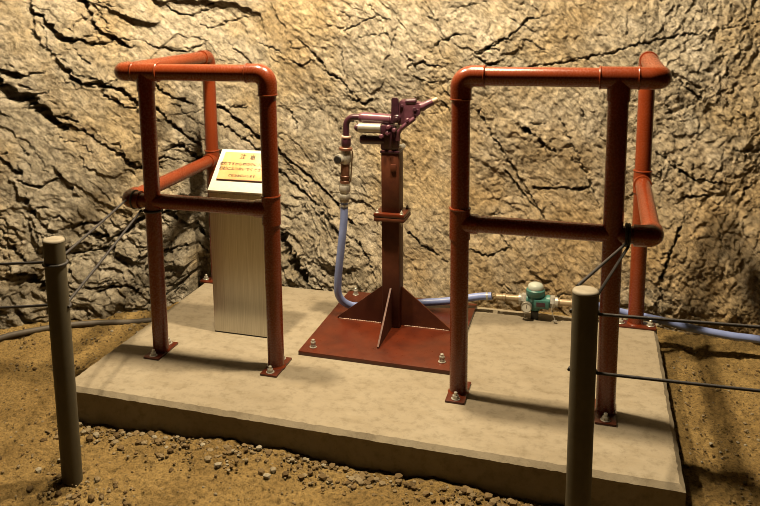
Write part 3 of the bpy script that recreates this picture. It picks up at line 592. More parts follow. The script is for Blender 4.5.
 [(-1.231,-0.162,0.0018),(-1.192,-0.197,0.0038),(-1.147,-0.221,0.0038),(-1.098,-0.205,0.0018)],
 [(0.153,0.047,0.0016),(0.176,0.038,0.0021),(0.195,0.022,0.0021),(0.216,0.009,0.0016)],
 [(-0.775,-0.092,0.0018),(-0.729,-0.095,0.004),(-0.708,-0.136,0.004),(-0.663,-0.142,0.0018)],
 [(0.435,0.273,0.0016),(0.462,0.272,0.0021),(0.489,0.273,0.0021),(0.517,0.277,0.0016)],
 [(1.106,0.852,0.0015),(1.123,0.841,0.0032),(1.143,0.837,0.0032),(1.155,0.819,0.0015)],
 [(-2.006,0.717,0.0016),(-1.993,0.699,0.0024),(-1.978,0.683,0.0024),(-1.963,0.667,0.0016)],
 [(-0.527,-0.067,0.0018),(-0.528,-0.116,0.0039),(-0.527,-0.164,0.0039),(-0.537,-0.213,0.0018)],
 [(-1.578,0.744,0.0017),(-1.558,0.74,0.0024),(-1.537,0.736,0.0024),(-1.523,0.715,0.0017)],
 [(-0.701,0.321,0.0017),(-0.691,0.281,0.0023),(-0.651,0.263,0.0023),(-0.624,0.231,0.0017)],
 [(-1.259,-0.008,0.0017),(-1.221,0.012,0.0025),(-1.179,0.027,0.0025),(-1.15,0.06,0.0017)],
 [(-1.107,-0.162,0.0018),(-1.068,-0.159,0.0025),(-1.028,-0.158,0.0025),(-0.993,-0.178,0.0018)],
 [(1.208,0.486,0.0015),(1.25,0.471,0.0026),(1.291,0.455,0.0026),(1.333,0.444,0.0015)],
 [(-0.181,1.165,0.0016),(-0.175,1.131,0.003),(-0.153,1.104,0.003),(-0.132,1.076,0.0016)],
 [(-1.074,1.16,0.0017),(-1.034,1.144,0.0036),(-0.99,1.14,0.0036),(-0.954,1.109,0.0017)],
 [(0.183,0.34,0.0016),(0.195,0.3,0.003),(0.233,0.281,0.003),(0.255,0.246,0.0016)],
 [(-0.156,0.902,0.0016),(-0.145,0.869,0.0031),(-0.124,0.841,0.0031),(-0.1,0.816,0.0016)],
 [(0.024,0.751,0.0016),(0.036,0.743,0.0021),(0.044,0.732,0.0021),(0.053,0.722,0.0016)],
 [(0.674,0.876,0.0016),(0.657,0.84,0.0031),(0.626,0.817,0.0031),(0.626,0.776,0.0016)],
 [(0.837,0.126,0.0015),(0.832,0.082,0.0023),(0.828,0.037,0.0023),(0.809,-0.004,0.0015)],
 [(-0.915,1.165,0.0018),(-0.909,1.15,0.0038),(-0.903,1.135,0.0038),(-0.911,1.12,0.0018)],
 [(0.467,0.847,0.0017),(0.474,0.829,0.0036),(0.484,0.812,0.0036),(0.5,0.802,0.0017)]]


def rock_wall():
    xs = np.concatenate([np.arange(-4.4, -2.5, .03), np.arange(-2.5, 1.45, .0042), np.arange(1.45, 2.75, .03)])
    zs = np.concatenate([np.arange(-.35, -.16, .02), np.arange(-.16, 1.5, .0042), np.arange(1.5, 2.9, .03)])
    X, Z = np.meshgrid(xs, zs)
    lean = .30 * np.clip(Z, 0, .45) + .11 * np.maximum(Z - .45, 0)
    Y = np.interp(X, FX, FY) + lean
    # smooth the kinks of the plan a little by averaging
    Y = (Y + np.interp(X - .12, FX, FY) + np.interp(X + .12, FX, FY) + 2 * lean) / 3
    def rotc(a, sx, sz):
        c, s = math.cos(a), math.sin(a)
        return (X * c - Z * s) * sx, (X * s + Z * c) * sz
    # weights of the different characters of the face
    wob = .18 * perlin(X * 1.3, Z * 1.3, 90)
    left = sstep(-.75, -1.15, X + wob); right = sstep(.62, .9, X + wob); mid = 1 - np.maximum(left, right)
    low = sstep(.52, .30, Z + wob * .6 + .0)
    slabby = left * (1 - low)                     # big smooth blocks, upper left
    ledgy = np.maximum(left * low, sstep(-.4, -.7, X) * low * .7)
    wx = .06 * fbm(X * 3, Z * 3, 2, 11); wz = .06 * fbm(X * 3, Z * 3, 2, 12)
    wx2 = .009 * fbm(X * 22, Z * 22, 3, 13); wz2 = .009 * fbm(X * 22, Z * 22, 3, 14)
    d = .055 * fbm(X * 1.1, Z * 1.1, 3, 1)
    a = math.radians(40)
    def fac(ang, lx, lz, s, tilt=1.0, ww=1.0):
        c, n = math.cos(ang), math.sin(ang)
        xx = X + wx * ww + wx2; zz = Z + wz * ww + wz2
        u = xx * c - zz * n; w = xx * n + zz * c
        return facets(u / lx, w / lz, s, tilt)
    d += (.030 * left + .010 * (1 - left)) * fac(a, .55, .26, 20, .8)
    d += (.006 * slabby + .015 * ledgy + .004 * mid + .005 * right) * fac(math.radians(33), .24, .085, 30, 1.1)
    d += (.003 * slabby + .012 * ledgy + .003 * mid + .003 * right) * fac(math.radians(48), .11, .034, 40, 1.1)
    d += (.001 * slabby + .006 * ledgy + .0025 * mid + .003 * right) * fac(math.radians(46), .05, .016, 50, 1.0, .5)
    # broken, near-vertical splinters at the far end
    d += .0065 * right * fac(math.radians(70), .10, .045, 60, 1.2) + .006 * right * fac(math.radians(-60), .045, .022, 65, 1.2, .5)
    # horizontal ledges in the lower left
    d += .013 * ledgy * fac(math.radians(14), .26, .060, 70, 1.2)
    # grain and chips
    u, w = rotc(a, 16, 42)
    d += (.001 + .0018 * mid + .0015 * right + .003 * ledgy) * ridged(u + 4 * wx, w + 4 * wz, 4, 5)
    d += (.0018 + .0015 * (1 - slabby)) * fbm(X * 34, Z * 34, 4, 8)
    patch = sstep(.1, .5, fbm(X * 4, Z * 4, 3, 77))
    d -= .008 * patch * np.clip(fbm(X * 20 + wx * 30, Z * 26 + wz * 30, 3, 78), 0, 1) * (1 - .6 * slabby)
    # joints
    jx = .008 * perlin(X * 26, Z * 26, 101) + .008 * perlin(X * 60, Z * 60, 102)
    jz = .008 * perlin(X * 26, Z * 26, 103) + .008 * perlin(X * 60, Z * 60, 104)
    XW, ZW = X + jx, Z + jz
    wn = 1 + .55 * perlin(X * 18, Z * 18, 105) + .5 * perlin(X * 45, Z * 45, 106)
    cut = np.zeros_like(X); lip = np.zeros_like(X)
    for c in CRACKS:
        q = np.array(c); R = .16
        i0, i1 = np.searchsorted(xs, [q[:, 0].min() - R, q[:, 0].max() + R]); k0, k1 = np.searchsorted(zs, [q[:, 1].min() - R, q[:, 1].max() + R])
        if i1 - i0 < 2 or k1 - k0 < 2: continue
        sl = (slice(k0, k1), slice(i0, i1)); x, z = XW[sl], ZW[sl]
        bd = np.full(x.shape, 9.0); bw = np.full(x.shape, .001); bs = np.zeros(x.shape)
        for p, r in zip(q[:-1], q[1:]):
            e = r[:2] - p[:2]; L = max(e @ e, 1e-9)
            t = np.clip(((x - p[0]) * e[0] + (z - p[1]) * e[1]) / L, 0, 1)
            dx, dz = x - p[0] - t * e[0], z - p[1] - t * e[1]; dd = np.hypot(dx, dz)
            nx_, nz_ = -e[1], e[0]
            if nz_ < 0: nx_, nz_ = -nx_, -nz_
            sg = dx * nx_ + dz * nz_
            m = dd < bd
            bd = np.where(m, dd, bd); bw = np.where(m, p[2] + t * (r[2] - p[2]), bw); bs = np.where(m, sg, bs)
        bw = bw * 1.08 * np.clip(wn[sl], .3, 1.8)
        dep = np.clip(bw * 4.2, .012, .085)
        cut[sl] = np.maximum(cut[sl], dep * sstep(1.0, .45, bd / np.maximum(bw, .0022)))
        lp = np.clip(bw * 1.1, .003, .02) * np.exp(-bd / (bw * 4 + .015)) * np.where(bs > 0, 1.0, -.5)
        lip[sl] = np.where(np.abs(lp) > np.abs(lip[sl]), lp, lip[sl])
    d += lip * (1 - cut / .085)
    # keep clear of the concrete pad and the rear posts
    ys = Y - d
    lim = np.where((X > -1.33) & (X < .9), .85 + .02 * perlin(X * 7, Z * 7, 55) + .012 * perlin(X * 25, Z * 25, 56), -9) - .35 * sstep(.2, -.1, -(X + 1.22) * 0 - Z) * 0
    ys = np.where(ys < lim, lim + (ys - lim) * .12, ys)
    ys = ys + cut
    # little overhang: what sticks out also hangs down a bit
    return grid_mesh('wall_back', X, ys, Z - .25 * np.clip(d, 0, .1), M_ROCK)

def ground_h(X, Y):
    z = -.135 + .018 * fbm(X * 1.5, Y * 1.5, 3, 200)
    z += .030 * sstep(-.75, -.36, Y) * sstep(-1.2, -.6, X) * sstep(.9, .2, X)     # soil banked against the pad
    z += -.02 * sstep(.8, 1.0, X)
    yw = np.interp(X, FX, FY)
    z += .035 * sstep(.16, .0, yw - Y)                                                  # scree at the rock's foot
    return z

def soil():
    xs = np.concatenate([np.arange(-4.4, -2.3, .05), np.arange(-2.3, 1.5, .009), np.arange(1.5, 2.8, .05)])
    ys = np.concatenate([np.arange(-4.5, -1.1, .06), np.arange(-1.1, 1.2, .009), [1.25, 1.4]])
    X, Y = np.meshgrid(xs, ys)
    z = ground_h(X, Y)
    cl = fbm(X * 9, Y * 9, 3, 210)
    z += .009 * cl + .007 * np.clip(ridged(X * 16, Y * 16, 3, 220), 0, 1) + .0065 * fbm(X * 45, Y * 45, 3, 230)
    ins = (X > -1.24) & (X < .78) & (Y > -.32) & (Y < .78)
    z = np.where(ins, np.minimum(z, -.06), z)
    return grid_mesh('ground', X, Y, z, M_GROUND)

wall = rock_wall()
ground = soil()

# loose gravel: one uncountable scatter
def gravel():
    rs = np.random.RandomState(3)
    base = bmesh.new(); bmesh.ops.create_icosphere(base, subdivisions=1, radius=1.0)
    bv = np.array([v.co[:] for v in base.verts]); bf = np.array([[v.index for v in f.verts] for f in base.faces]); base.free()
    pos = []
    def add(n, fx, fy, smin, smax):
        for _ in range(n):
            x, y = fx(), fy()
            if -1.28 < x < .82 and -.365 < y < .82: continue
            if y > np.interp(x, FX, FY) - .03: continue
            pos.append((x, y, smin + (smax - smin) * rs.rand() ** 3))
    U = rs.uniform
    add(7000, lambda: U(-2.1, 1.3), lambda: U(-1.0, .8), .0015, .0065)
    add(900, lambda: U(-1.25, .8), lambda: -.37 - abs(rs.normal(0, .05)), .003, .015)
    add(110, lambda: rs.normal(-.93, .10), lambda: rs.normal(-.68, .06), .003, .014)
    add(260, lambda: U(-2.1, -1.25), lambda: U(-.1, .6), .003, .011)
    add(500, lambda: U(.86, 1.35), lambda: U(-.4, .95), .002, .008)
    add(60, lambda: U(-1.3, .8), lambda: U(-.9, -.4), .006, .016)
    P = np.array(pos); zg = ground_h(P[:, 0], P[:, 1])
    vs, fs = [], []
    for k, (x, y, s) in enumerate(P):
        v = bv * (1 + .35 * (rs.rand(len(bv), 1) - .5)) * (s * np.array([1, .75 + .3 * rs.rand(), .6 + .2 * rs.rand()]))
        a = rs.rand() * 6.28; c, q = math.cos(a), math.sin(a)
        v = np.stack([v[:, 0] * c - v[:, 1] * q, v[:, 0] * q + v[:, 1] * c, v[:, 2]], -1) + (x, y, zg[k] + s * .3 + .004)
        fs.append(bf + len(bv) * k); vs.append(v)
    me = bpy.data.meshes.new('gravel'); me.from_pydata(np.concatenate(vs).tolist(), [], np.concatenate(fs).tolist())
    me.materials.append(M_GRAVEL)
    o = bpy.data.objects.new('gravel', me); COL.objects.link(o); o['kind'] = 'stuff'
    return tag(o, 'loose gravel scattered over the brown soil around the concrete pad', 'gravel')
gravel()

# ------------------------------------------------------------------ concrete pad
def concrete_pad():
    x0, x1, y0, y1, h, ch = -1.262, .803, -.348, .808, .24, .016
    bm = NB()
    nx, ny = 120, 64
    def strip(n, a, c): return [a + (c - a) * i / n for i in range(n + 1)]
    ex = strip(nx, x0, x1); ey = strip(ny, y0, y1)
    def ring(inset, z, jit):
        out = []
        L = [(x, y0 + inset, 0) for x in ex] + [(x1 - inset, y, 1) for y in ey[1:]] + [(x, y1 - inset, 2) for x in ex[::-1][1:]] + [(x0 + inset, y, 3) for y in ey[::-1][1:-1]]
        for (x, y, k) in L:
            x = min(max(x, x0 + inset), x1 - inset); y = min(max(y, y0 + inset), y1 - inset)
            j = jit * (rnd.random() - .5)
            out.append(bm.verts.new((x + (j if k in (1, 3) else 0), y + (j if k in (0, 2) else 0), z + jit * .5 * (rnd.random() - .5))))
        return out
    R = [ring(0, -h, 0), ring(0, -ch, .003), ring(ch * .9, -.001, .004), ring(ch * 1.6, 0, 0)]
    for p, q in zip(R, R[1:]):
        n = len(p)
        for i in range(n): bm.faces.new((p[i], p[(i + 1) % n], q[(i + 1) % n], q[i]))
    bm.faces.new(R[-1]); bm.faces.new(R[0][::-1])
    o = finish('concrete_pad', bm, M_CONC, smooth=25)
    return tag(o, 'low beige concrete pad on the soil carrying the railings and the drill stand', 'concrete pad')
concrete_pad()

# ------------------------------------------------------------------ anchor bolts (mesh shared by all copies)
def bolt_mesh(rn, hs, nuts, rs_, mname='anchor_bolt'):
    bm = NB()
    cyl(bm, (0, 0, 0), (0, 0, .003), rn * 1.35, n=20, bev=.0006)
    z = .003
    for _ in range(nuts):
        hexnut(bm, (0, 0, z), (0, 0, 1), rn, rn * .95); z += rn * .95 + .0006
    cyl(bm, (0, 0, 0), (0, 0, z + hs), rs_, n=14, bev=.001)
    o = finish(mname, bm, M_ZINC)
    return o
proto = {}
def bolt(kind, parent, loc):
    if kind not in proto:
        o = bolt_mesh(.0115, .010, 1, .0062) if kind == 'rail' else bolt_mesh(.0105, .008, 2, .0066) if kind == 'stand' else bolt_mesh(.006, .006, 1, .0034, 'flange_bolt')
        proto[kind] = o; o.parent = parent; o.location = loc; return o
    return dup(proto[kind], parent, loc)

# ------------------------------------------------------------------ pipe railings
RP, RF = .0305, .0345
def pipe_railing(label, x_in, x_out, x_el, x_back, y_back, root):
    """L-shaped guard: two front legs, a bar that turns back at the outer end and comes down on a rear leg.
    x_in: inner front leg, x_out: outer front leg, x_el: the outer corner, x_back: rear leg"""
    H, h2 = 1.1, .609
    t = thing('pipe_railing', label, 'railing', (root, 0, 0))
    sg = 1 if x_el > x_in else -1
    xi, xo, xe, xb = x_in - root, x_out - root, x_el - root, x_back - root
    R = .055
    # continuous top bar: up out of the inner leg, along, back, down into the rear leg
    path = fillet([(xi, 0, H - .16), (xi, 0, H), (xe, 0, H), (xb, y_back, H), (xb, y_back, H - .16)], R, 12)
    bm = NB(); tube(bm, path, RP, 32); top = finish('top_rail', bm, M_PIPE, t)
    path = fillet([(xi, 0, h2), (xe, 0, h2), (xb, y_back, h2)], R, 12)
    bm = NB(); tube(bm, path, RP * .93, 32); finish('mid_rail', bm, M_PIPE, t)
    # legs
    def leg(x, y, top_z, across=False):
        bm = NB(); cyl(bm, (x, y, .008), (x, y, top_z), RP, n=36)
        lathe(bm, (x, y, .006), (0, 0, 1), [(RP + .006, 0), (RP + .003, .003), (RP, .008)], 36)
        l = finish('leg', bm, M_PIPE, t)
        bm = NB(); box(bm, (x, y - (.012 if across else 0), .004), (.155, .066, .008) if across else (.066, .155, .008), .0015)
        p = finish('base_plate', bm, M_PLATE, t)
        for s in (-1, 1): bolt('rail', p, (x + s * .057, y - .012, .0075) if across else (x, y + s * .057, .0075))
    leg(xi, 0, H - .155); leg(xo, 0, H); leg(xb, y_back, H - .155, True)
    def ring(bm, c, d, r=RF + .0012):
        d = V(d); lathe(bm, V(c) - d * .004, d, [(RP * .9, 0), (r, .0012), (r + .0012, .004), (r, .0068), (RP * .9, .008)], 32)
    def fit(name, pathpts, ends, rad=RF):
        bm = NB(); tube(bm, pathpts, rad, 32)
        for c, d in ends: ring(bm, c, d)
        return finish(name, bm, M_PIPE, t)
    g = .075
    # elbows of the top bar
    fit('elbow_joint', fillet([(xi, 0, H - g), (xi, 0, H), (xi + sg * g, 0, H)], R, 12), [((xi, 0, H - g), (0, 0, 1)), ((xi + sg * g, 0, H), (1, 0, 0))])
    dv = (V((xb, y_back, H)) - V((xe, 0, H))).normalized()
    c = V((xe, 0, H)); fit('elbow_joint', fillet([c - V((sg, 0, 0)) * .06, c, c + dv * .06], R, 12), [(c - V((sg, 0, 0)) * .06, (1, 0, 0))])
    c = V((xb, y_back, H)); fit('elbow_joint', fillet([c - dv * g, c, c - V((0, 0, g))], R, 12), [(c - V((0, 0, g)), (0, 0, 1))])
    # tee of the outer leg under the top bar
    bm = NB(); tube(bm, [(xo - .055, 0, H), (xo + .055, 0, H)], RF, 32); tube(bm, [(xo, 0, H - .07), (xo, 0, H)], RF, 32)
    ring(bm, (xo - sg * .055, 0, H), (1, 0, 0)); finish('tee_joint', bm, M_PIPE, t)
    # tee of the inner leg for the mid rail
    bm = NB(); tube(bm, [(xi, 0, h2 - .055), (xi, 0, h2 + .05)], RF, 32); tube(bm, [(xi, 0, h2), (xi + sg * .06, 0, h2)], RF * .96, 32)
    ring(bm, (xi, 0, h2 + .05), (0, 0, 1)); finish('tee_joint', bm, M_PIPE, t)
    # elbow of the mid rail and its joint on the rear leg
    dv2 = (V((xb, y_back, h2)) - V((xe, 0, h2))).normalized()
    c = V((xe, 0, h2)); fit('elbow_joint', fillet([c - V((sg, 0, 0)) * .055, c, c + dv2 * .06], R, 12), [])
    c = V((xb, y_back, h2)); bm = NB(); tube(bm, [c - V((0, 0, .045)), c + V((0, 0, .045))], RF, 32); tube(bm, [c, c - dv2 * .055], RF * .96, 32)
    ring(bm, c + V((0, 0, .045)), (0, 0, 1)); finish('tee_joint', bm, M_PIPE, t)
    return t
pipe_railing('rust-red pipe railing in front of the steel sign stand',
             -.567, -1.056, -1.162, -1.199, .775, -.8)
pipe_railing('rust-red pipe railing with the teal meter behind it',
             .114, .594, .710, .720, .775, .4)

# ------------------------------------------------------------------ drill stand
SX, SY = -.2355, .468
def drill_stand():
    t = thing('drill_stand', 'red-brown steel drill stand with four triangular gussets bolted to the pad', 'machine stand', (SX, SY, 0))
    bm = NB(); box(bm, (.006, -.016, .0085), (.592, .662, .017), .002)
    pl = finish('base_plate', bm, M_PLATE, t)
    for (x, y) in ((-.245, -.30), (.258, -.285), (-.245, .275), (.258, .27)): bolt('stand', pl, (x, y, .0165))
    w = .074
    bm = NB(); box(bm, (0, 0, .017 + .455 / 2), (w, w, .455), .006); lo = finish('lower_post', bm, M_POST, t)
    bm = NB(); box(bm, (0, 0, .504 + .255 / 2), (w, w, .255), .006); up = finish('upper_post', bm, M_POST, t)
    bm = NB(); box(bm, (0, 0, .752), (w * 1.06, w * 1.06, .01), .001); finish('top_cap', bm, M_DKPURP, t)
    for k, z in enumerate((.472 + .0075, .4895 + .0075)):
        bm = NB(); box(bm, (0, 0, z), (.124, .124, .0145), .0015); f = finish('flange', bm, M_PLATE if k else M_POST, t)
        if k:
            for (x, y) in ((-.05, -.05), (.05, -.05), (-.05, .05), (.05, .05)): bolt('flange', f, (x, y, z + .007))
        else:
            bm = NB(); hexnut(bm, (0, 0, -.0145), (0, 0, 1), .006, .007); cyl(bm, (0, 0, -.024), (0, 0, 0), .0034, n=12)
            nut = finish('flange_nut', bm, M_ZINC, f, (-.05, -.05, z))
            for (x, y) in ((.05, -.05), (-.05, .05), (.05, .05)): dup(nut, f, (x, y, z))
    bm = NB(); box(bm, (w * .2, -w * .52, .688), (.022, .006, .03), .001); finish('clip', bm, M_POST, up)
    g, gh = .242, .172
    for k, (dx, dy) in enumerate(((1, 0), (-1, 0), (0, -1), (0, 1))):
        d = V((dx, dy, 0)); z0 = .017
        poly = [d * .034 + V((0, 0, z0)), d * g + V((0, 0, z0)), d * g + V((0, 0, z0 + .006)), d * .034 + V((0, 0, z0 + gh))]
        bm = NB(); prism(bm, poly, .007, V((-dy, dx, 0))); gs = finish('gusset', bm, M_POST, t, smooth=0)
        bm = NB(); s = V((-dy, dx, 0)); sd = -.004
        if dy: sd = -.004
        pts = []; rr = []
        for i in range(61):
            q = .05 + (g - .06) * i / 60
            pts.append(d * q + V((0, sd, z0 + .0012)) if dx else d * q + V((sd, 0, z0 + .0012)))
            rr.append(.0006 + .0026 * max(0, math.sin(i * 1.9) * .5 + rnd.uniform(-.2, .7)))
        tube(bm, pts, rr, 8)
        finish('weld_bead', bm, M_SEAL, gs)
    return t
drill_stand()

# ------------------------------------------------------------------ rock drill on the stand
DX, DZ = .00406, .00407
def P(u, v, y=0.0):          # drawing sheet of the drill: sheet units along the machine, sheet units down, metres across
    return V(((u - 392.5) * DX - y * .25, y, .757 + (150 - v) * DZ - y * .165))
def rock_drill():
    t = thing('rock_drill', 'purple-painted rock drill with silver cylinder mounted on top of the red-brown post', 'rock drill', (SX, SY, 0))
    # air inlet: elbow pipe coming up from the valve, into the top cylinder
    bm = NB(); tube(bm, fillet([P(345.2, 139), P(345.6, 119.3), P(363, 118.8)], .055, 14), .0130, 20)
    finish('inlet_pipe', bm, M_DKPURP, t)
    bm = NB(); lathe(bm, P(359.5, 119), P(395, 120.5) - P(359.5, 119), [(0, 0), (.016, 0), (.0185, .003), (.0185, .012), (.0215, .014), (.0215, .128), (.019, .13), (.019, .145), (0, .145)], 28)
    finish('air_cylinder', bm, M_PURPLE, t)
    # silver cylinder and its dark end cap, a little nearer to the viewer
    bm = NB(); lathe(bm, P(358.8, 129.6, -.03), V((1, 0, 0)), [(0, 0), (.018, 0), (.0198, .002), (.0198, .092), (.018, .094), (0, .094)], 28)
    sc = finish('silver_cylinder', bm, M_SILVER, t)
    bm = NB(); lathe(bm, P(355, 129.6, -.03), V((1, 0, 0)), [(0, 0), (.010, 0), (.0125, .003), (.0125, .008), (.017, .009), (.017, .019), (0, .019)], 20)
    finish('end_cap', bm, M_DKPURP, sc)
    # lower dark cylinder with a stub
    bm = NB(); lathe(bm, P(360.5, 141.2, -.02), V((1, 0, 0)), [(0, 0), (.0155, 0), (.0182, .003), (.0182, .10), (0, .10)], 24)
    cyl(bm, P(364, 136.5, -.024), P(364, 141, -.024), .009, n=14)
    finish('feed_cylinder', bm, M_DKPURP, t)
    # carrier bracket on the post
    bm = NB(); box(bm, P(391, 137.5, 0), (.066, .07, .098), .006)
    box(bm, P(384.5, 131, -.03), (.022, .03, .04), .004); box(bm, P(396, 143, -.03), (.03, .016, .05), .004)
    br = finish('carrier_bracket', bm, M_DKPURP, t)
    bm = NB()
    for (u, v) in ((388.5, 128.5), (388, 134.3), (381.5, 137.5), (394.5, 131)):
        c = P(u, v, -.052); cyl(bm, c + V((0, .02, 0)), c, .009, n=16, bev=.001); hexnut(bm, c, (0, -1, 0), .0066, .006)
    finish('bracket_bolt', bm, M_PURPLE, br)
    # upright lever with its round boss
    bm = NB(); prism(bm, [P(394.8, 98.8), P(395.6, 97.9), P(400.2, 97.9), P(401, 98.8), P(401.4, 122), P(394.2, 122)], .016, (0, 1, 0))
    bmesh.ops.translate(bm, vec=(0, -.034, 0), verts=bm.verts)
    lv = finish('lever', bm, M_DKPURP, t, smooth=25)
    bm = NB(); c = P(397.6, 119.2, -.04); cyl(bm, c + V((0, .07, 0)), c + V((0, -.008, 0)), .0145, n=24, bev=.002); cyl(bm, c, c + V((0, -.014, 0)), .007, n=16, bev=.001)
    finish('lever_boss', bm, M_DKPURP, lv)
    # machine body: faceted casting leaning forward
    body = [P(401, 101.5), P(405, 100), P(407, 103), P(413, 104), P(417, 102), P(424, 104), P(420.5, 110), P(418.5, 116.5), P(414.5, 120.5), P(408, 122), P(403, 125), P(399, 124)]
    bm = NB(); prism(bm, body, .056, (0, 1, 0)); bmesh.ops.bevel(bm, geom=list(bm.edges), offset=.0045, segments=2, affect='EDGES')
    bd = finish('drill_body', bm, M_PURPLE, t)
    bm = NB(); cyl(bm, P(406.5, 102.8, -.018), P(417, 102.2, -.018), .0125, n=20, bev=.002); cyl(bm, P(402.5, 107, -.032), P(402.5, 107, .02), .006, n=14, bev=.001)
    finish('throttle_tube', bm, M_DKPURP, bd)
    # chuck and drill steel pointing up and forward
    a, c = P(413.5, 111.5, -.01), P(436.5, 100.2, -.01); d = c - a; L = d.length
    bm = NB(); lathe(bm, a, d, [(0, 0), (.0175, .001), (.0185, .008), (.0185, .02), (.0155, .022), (.0155, .034), (.0185, .036), (.0185, .046), (.0158, .05), (.0135, L * .86), (.011, L * .88), (0, L * .9)], 22)
    finish('chuck', bm, M_PURPLE, t)
    a2 = a + d * .80; bm = NB(); lathe(bm, a2, d, [(0, 0), (.0125, 0), (.0115, L * .22), (.009, L * .27), (0, L * .28)], 16)
    finish('drill_steel', bm, M_BRASS, t)
    bm = NB(); cyl(bm, P(417, 113, -.036), P(417, 113, .03), .014, n=18, bev=.002); cyl(bm, P(415, 110, -.04), P(415, 110, -.02), .008, n=16, bev=.001); finish('chuck_collar', bm, M_DKPURP, bd)
    # return pipe curving down from the body to the bracket
    bm = NB(); tube(bm, spline([P(415, 118.5, -.03), P(410, 122.5, -.034), P(403, 128, -.036), P(399.2, 133, -.036), P(398.4, 141, -.034)], 8), [.009] * 32 + [.009], 14)
    finish('return_pipe', bm, M_PURPLE, t)
    bm = NB(); c = P(408, 120.8, -.036); cyl(bm, c + V((0, .02, 0)), c - V((0, .006, 0)), .009, n=14, bev=.001); hexnut(bm, c - V((0, .006, 0)), (0, -1, 0), .006, .005)
    finish('pipe_clamp', bm, M_PURPLE, t)
    bm = NB(); lathe(bm, P(403.8, 146, -.036), V((.2, -1, .1)), [(0, 0), (.008, 0), (.01, .004), (.009, .012), (0, .014)], 16)
    cyl(bm, P(397, 145.5, -.03), P(404, 145.8, -.03), .006, n=12); finish('drain_plug', bm, M_ZINC, t)
    return t
rock_drill()

# ------------------------------------------------------------------ ball valve between hose and drill
def ball_valve():
    x, y = P(345.2, 139).x, 0
    def z(v): return P(0, v).z
    t = thing('ball_valve', 'brown and silver inlet valve hanging between the purple drill pipe and the blue hose', 'valve', (SX, SY, 0))
    d = V((-.0045, 0, -.1)).normalized()
    def at(v): return V((x, y, z(139))) + d * (z(139) - z(v)) / -d.z
    bm = NB(); lathe(bm, at(138), d, [(0, 0), (.018, 0), (.0195, .002), (.0195, .009), (.018, .011), (0, .011)], 24); finish('union_ring', bm, M_SEAL, t)
    bm = NB(); hexnut(bm, at(140.6), d, .0205, .033); finish('union_nut', bm, M_DKPURP, t)
    bm = NB(); cyl(bm, at(148.5), at(149.9), .015, n=24, bev=.001); cyl(bm, at(149.9), at(153), .0275, n=28, bev=.002); finish('collar', bm, M_BROWNV, t)
    bm = NB(); lathe(bm, at(153), d, [(0, 0), (.019, 0), (.021, .006), (.0235, .025), (.0235, .045), (.019, .056), (0, .056)], 26); vb = finish('valve_body', bm, M_ZINC, t)
    c = at(161.5) + V((-.010, 0, 0)); n = V((-.30, -.95, .02)).normalized()
    bm = NB(); cyl(bm, c, c + n * .040, .0155, n=22, bev=.002); finish('valve_knob', bm, M_BLACK, vb)
    bm = NB(); lathe(bm, c + V((-.004, 0, 0)), n, [(.0165, 0), (.0205, .001), (.0205, .034), (.0165, .035)], 24); finish('knob_collar', bm, M_ZINC, vb)
    bm = NB(); lathe(bm, at(166.5), d, [(0, 0), (.0185, 0), (.0185, .05), (.0205, .052), (.0205, .066), (.018, .07), (.0205, .072), (.0205, .082), (0, .082)], 24); finish('strainer_sleeve', bm, M_BROWNV, t)
    bm = NB(); tube(bm, [at(153) + V((.029, 0, 0)), at(184) + V((.025, 0, 0)), at(187) + V((.018, 0, 0))], .003, 10); finish('side_rod', bm, M_BRASS, t)
    bm = NB(); cyl(bm, at(186.3), at(189), .020, n=20, bev=.001); hexnut(bm, at(189), d, .0245, .028); cyl(bm, at(195.8), at(198), .0195, n=20, bev=.001); hexnut(bm, at(198), d, .026, .022)
    cyl(bm, at(203.2), at(206.5), .0205, n=20, bev=.001); finish('hose_coupling', bm, M_ZINC, t)
    return t, at(205.5) + V((SX, SY, 0)), d
_, hose_top, hd = ball_valve()

# ------------------------------------------------------------------ air hoses
RH = .0160
def hose(name, pts, label, ends):
    bm = NB(); pp = spline(pts, 14); tube(bm, pp, RH, 22)
    o = finish(name, bm, M_HOSE); tag(o, label, 'hose', None)
    for e in ends:
        bm = NB()
        i = 0 if e == 0 else -1; a = pp[i]; dd = (pp[1] - pp[0]) if e == 0 else (pp[-2] - pp[-1]); dd.normalize()
        lathe(bm, a + dd * .014, dd, [(RH * .95, 0), (RH + .0022, .001), (RH + .0022, .009), (RH * .95, .010)], 22)
        finish('hose_clamp', bm, M_ZINC, o)
    return o
MX, MY, MZ = .317, .735, .080
hose('air_hose', [hose_top, hose_top + hd * .09, hose_top + hd * .20 + V((-.008, 0, 0)), (-.478, .478, .165), (-.474, .495, .095), (-.435, .54, .047), (-.36, .60, .036),
                  (-.22, .665, .034), (-.05, .712, .045), (.07, .735, .068), (.135, .738, .077)],
     'lavender-blue hose looping from the brown valve behind the gussets to the meter', (0, 1))
hose('water_hose', [(.505, .742, .085), (.56, .765, .072), (.65, .84, .026), (.74, .862, .006), (.84, .868, -.008), (.96, .872, -.030), (1.10, .888, -.050), (1.25, .90, -.062), (1.6, .86, -.10), (2.2, .62, -.105)],
     'lavender-blue hose running off the pad corner along the rock foot', (0,))

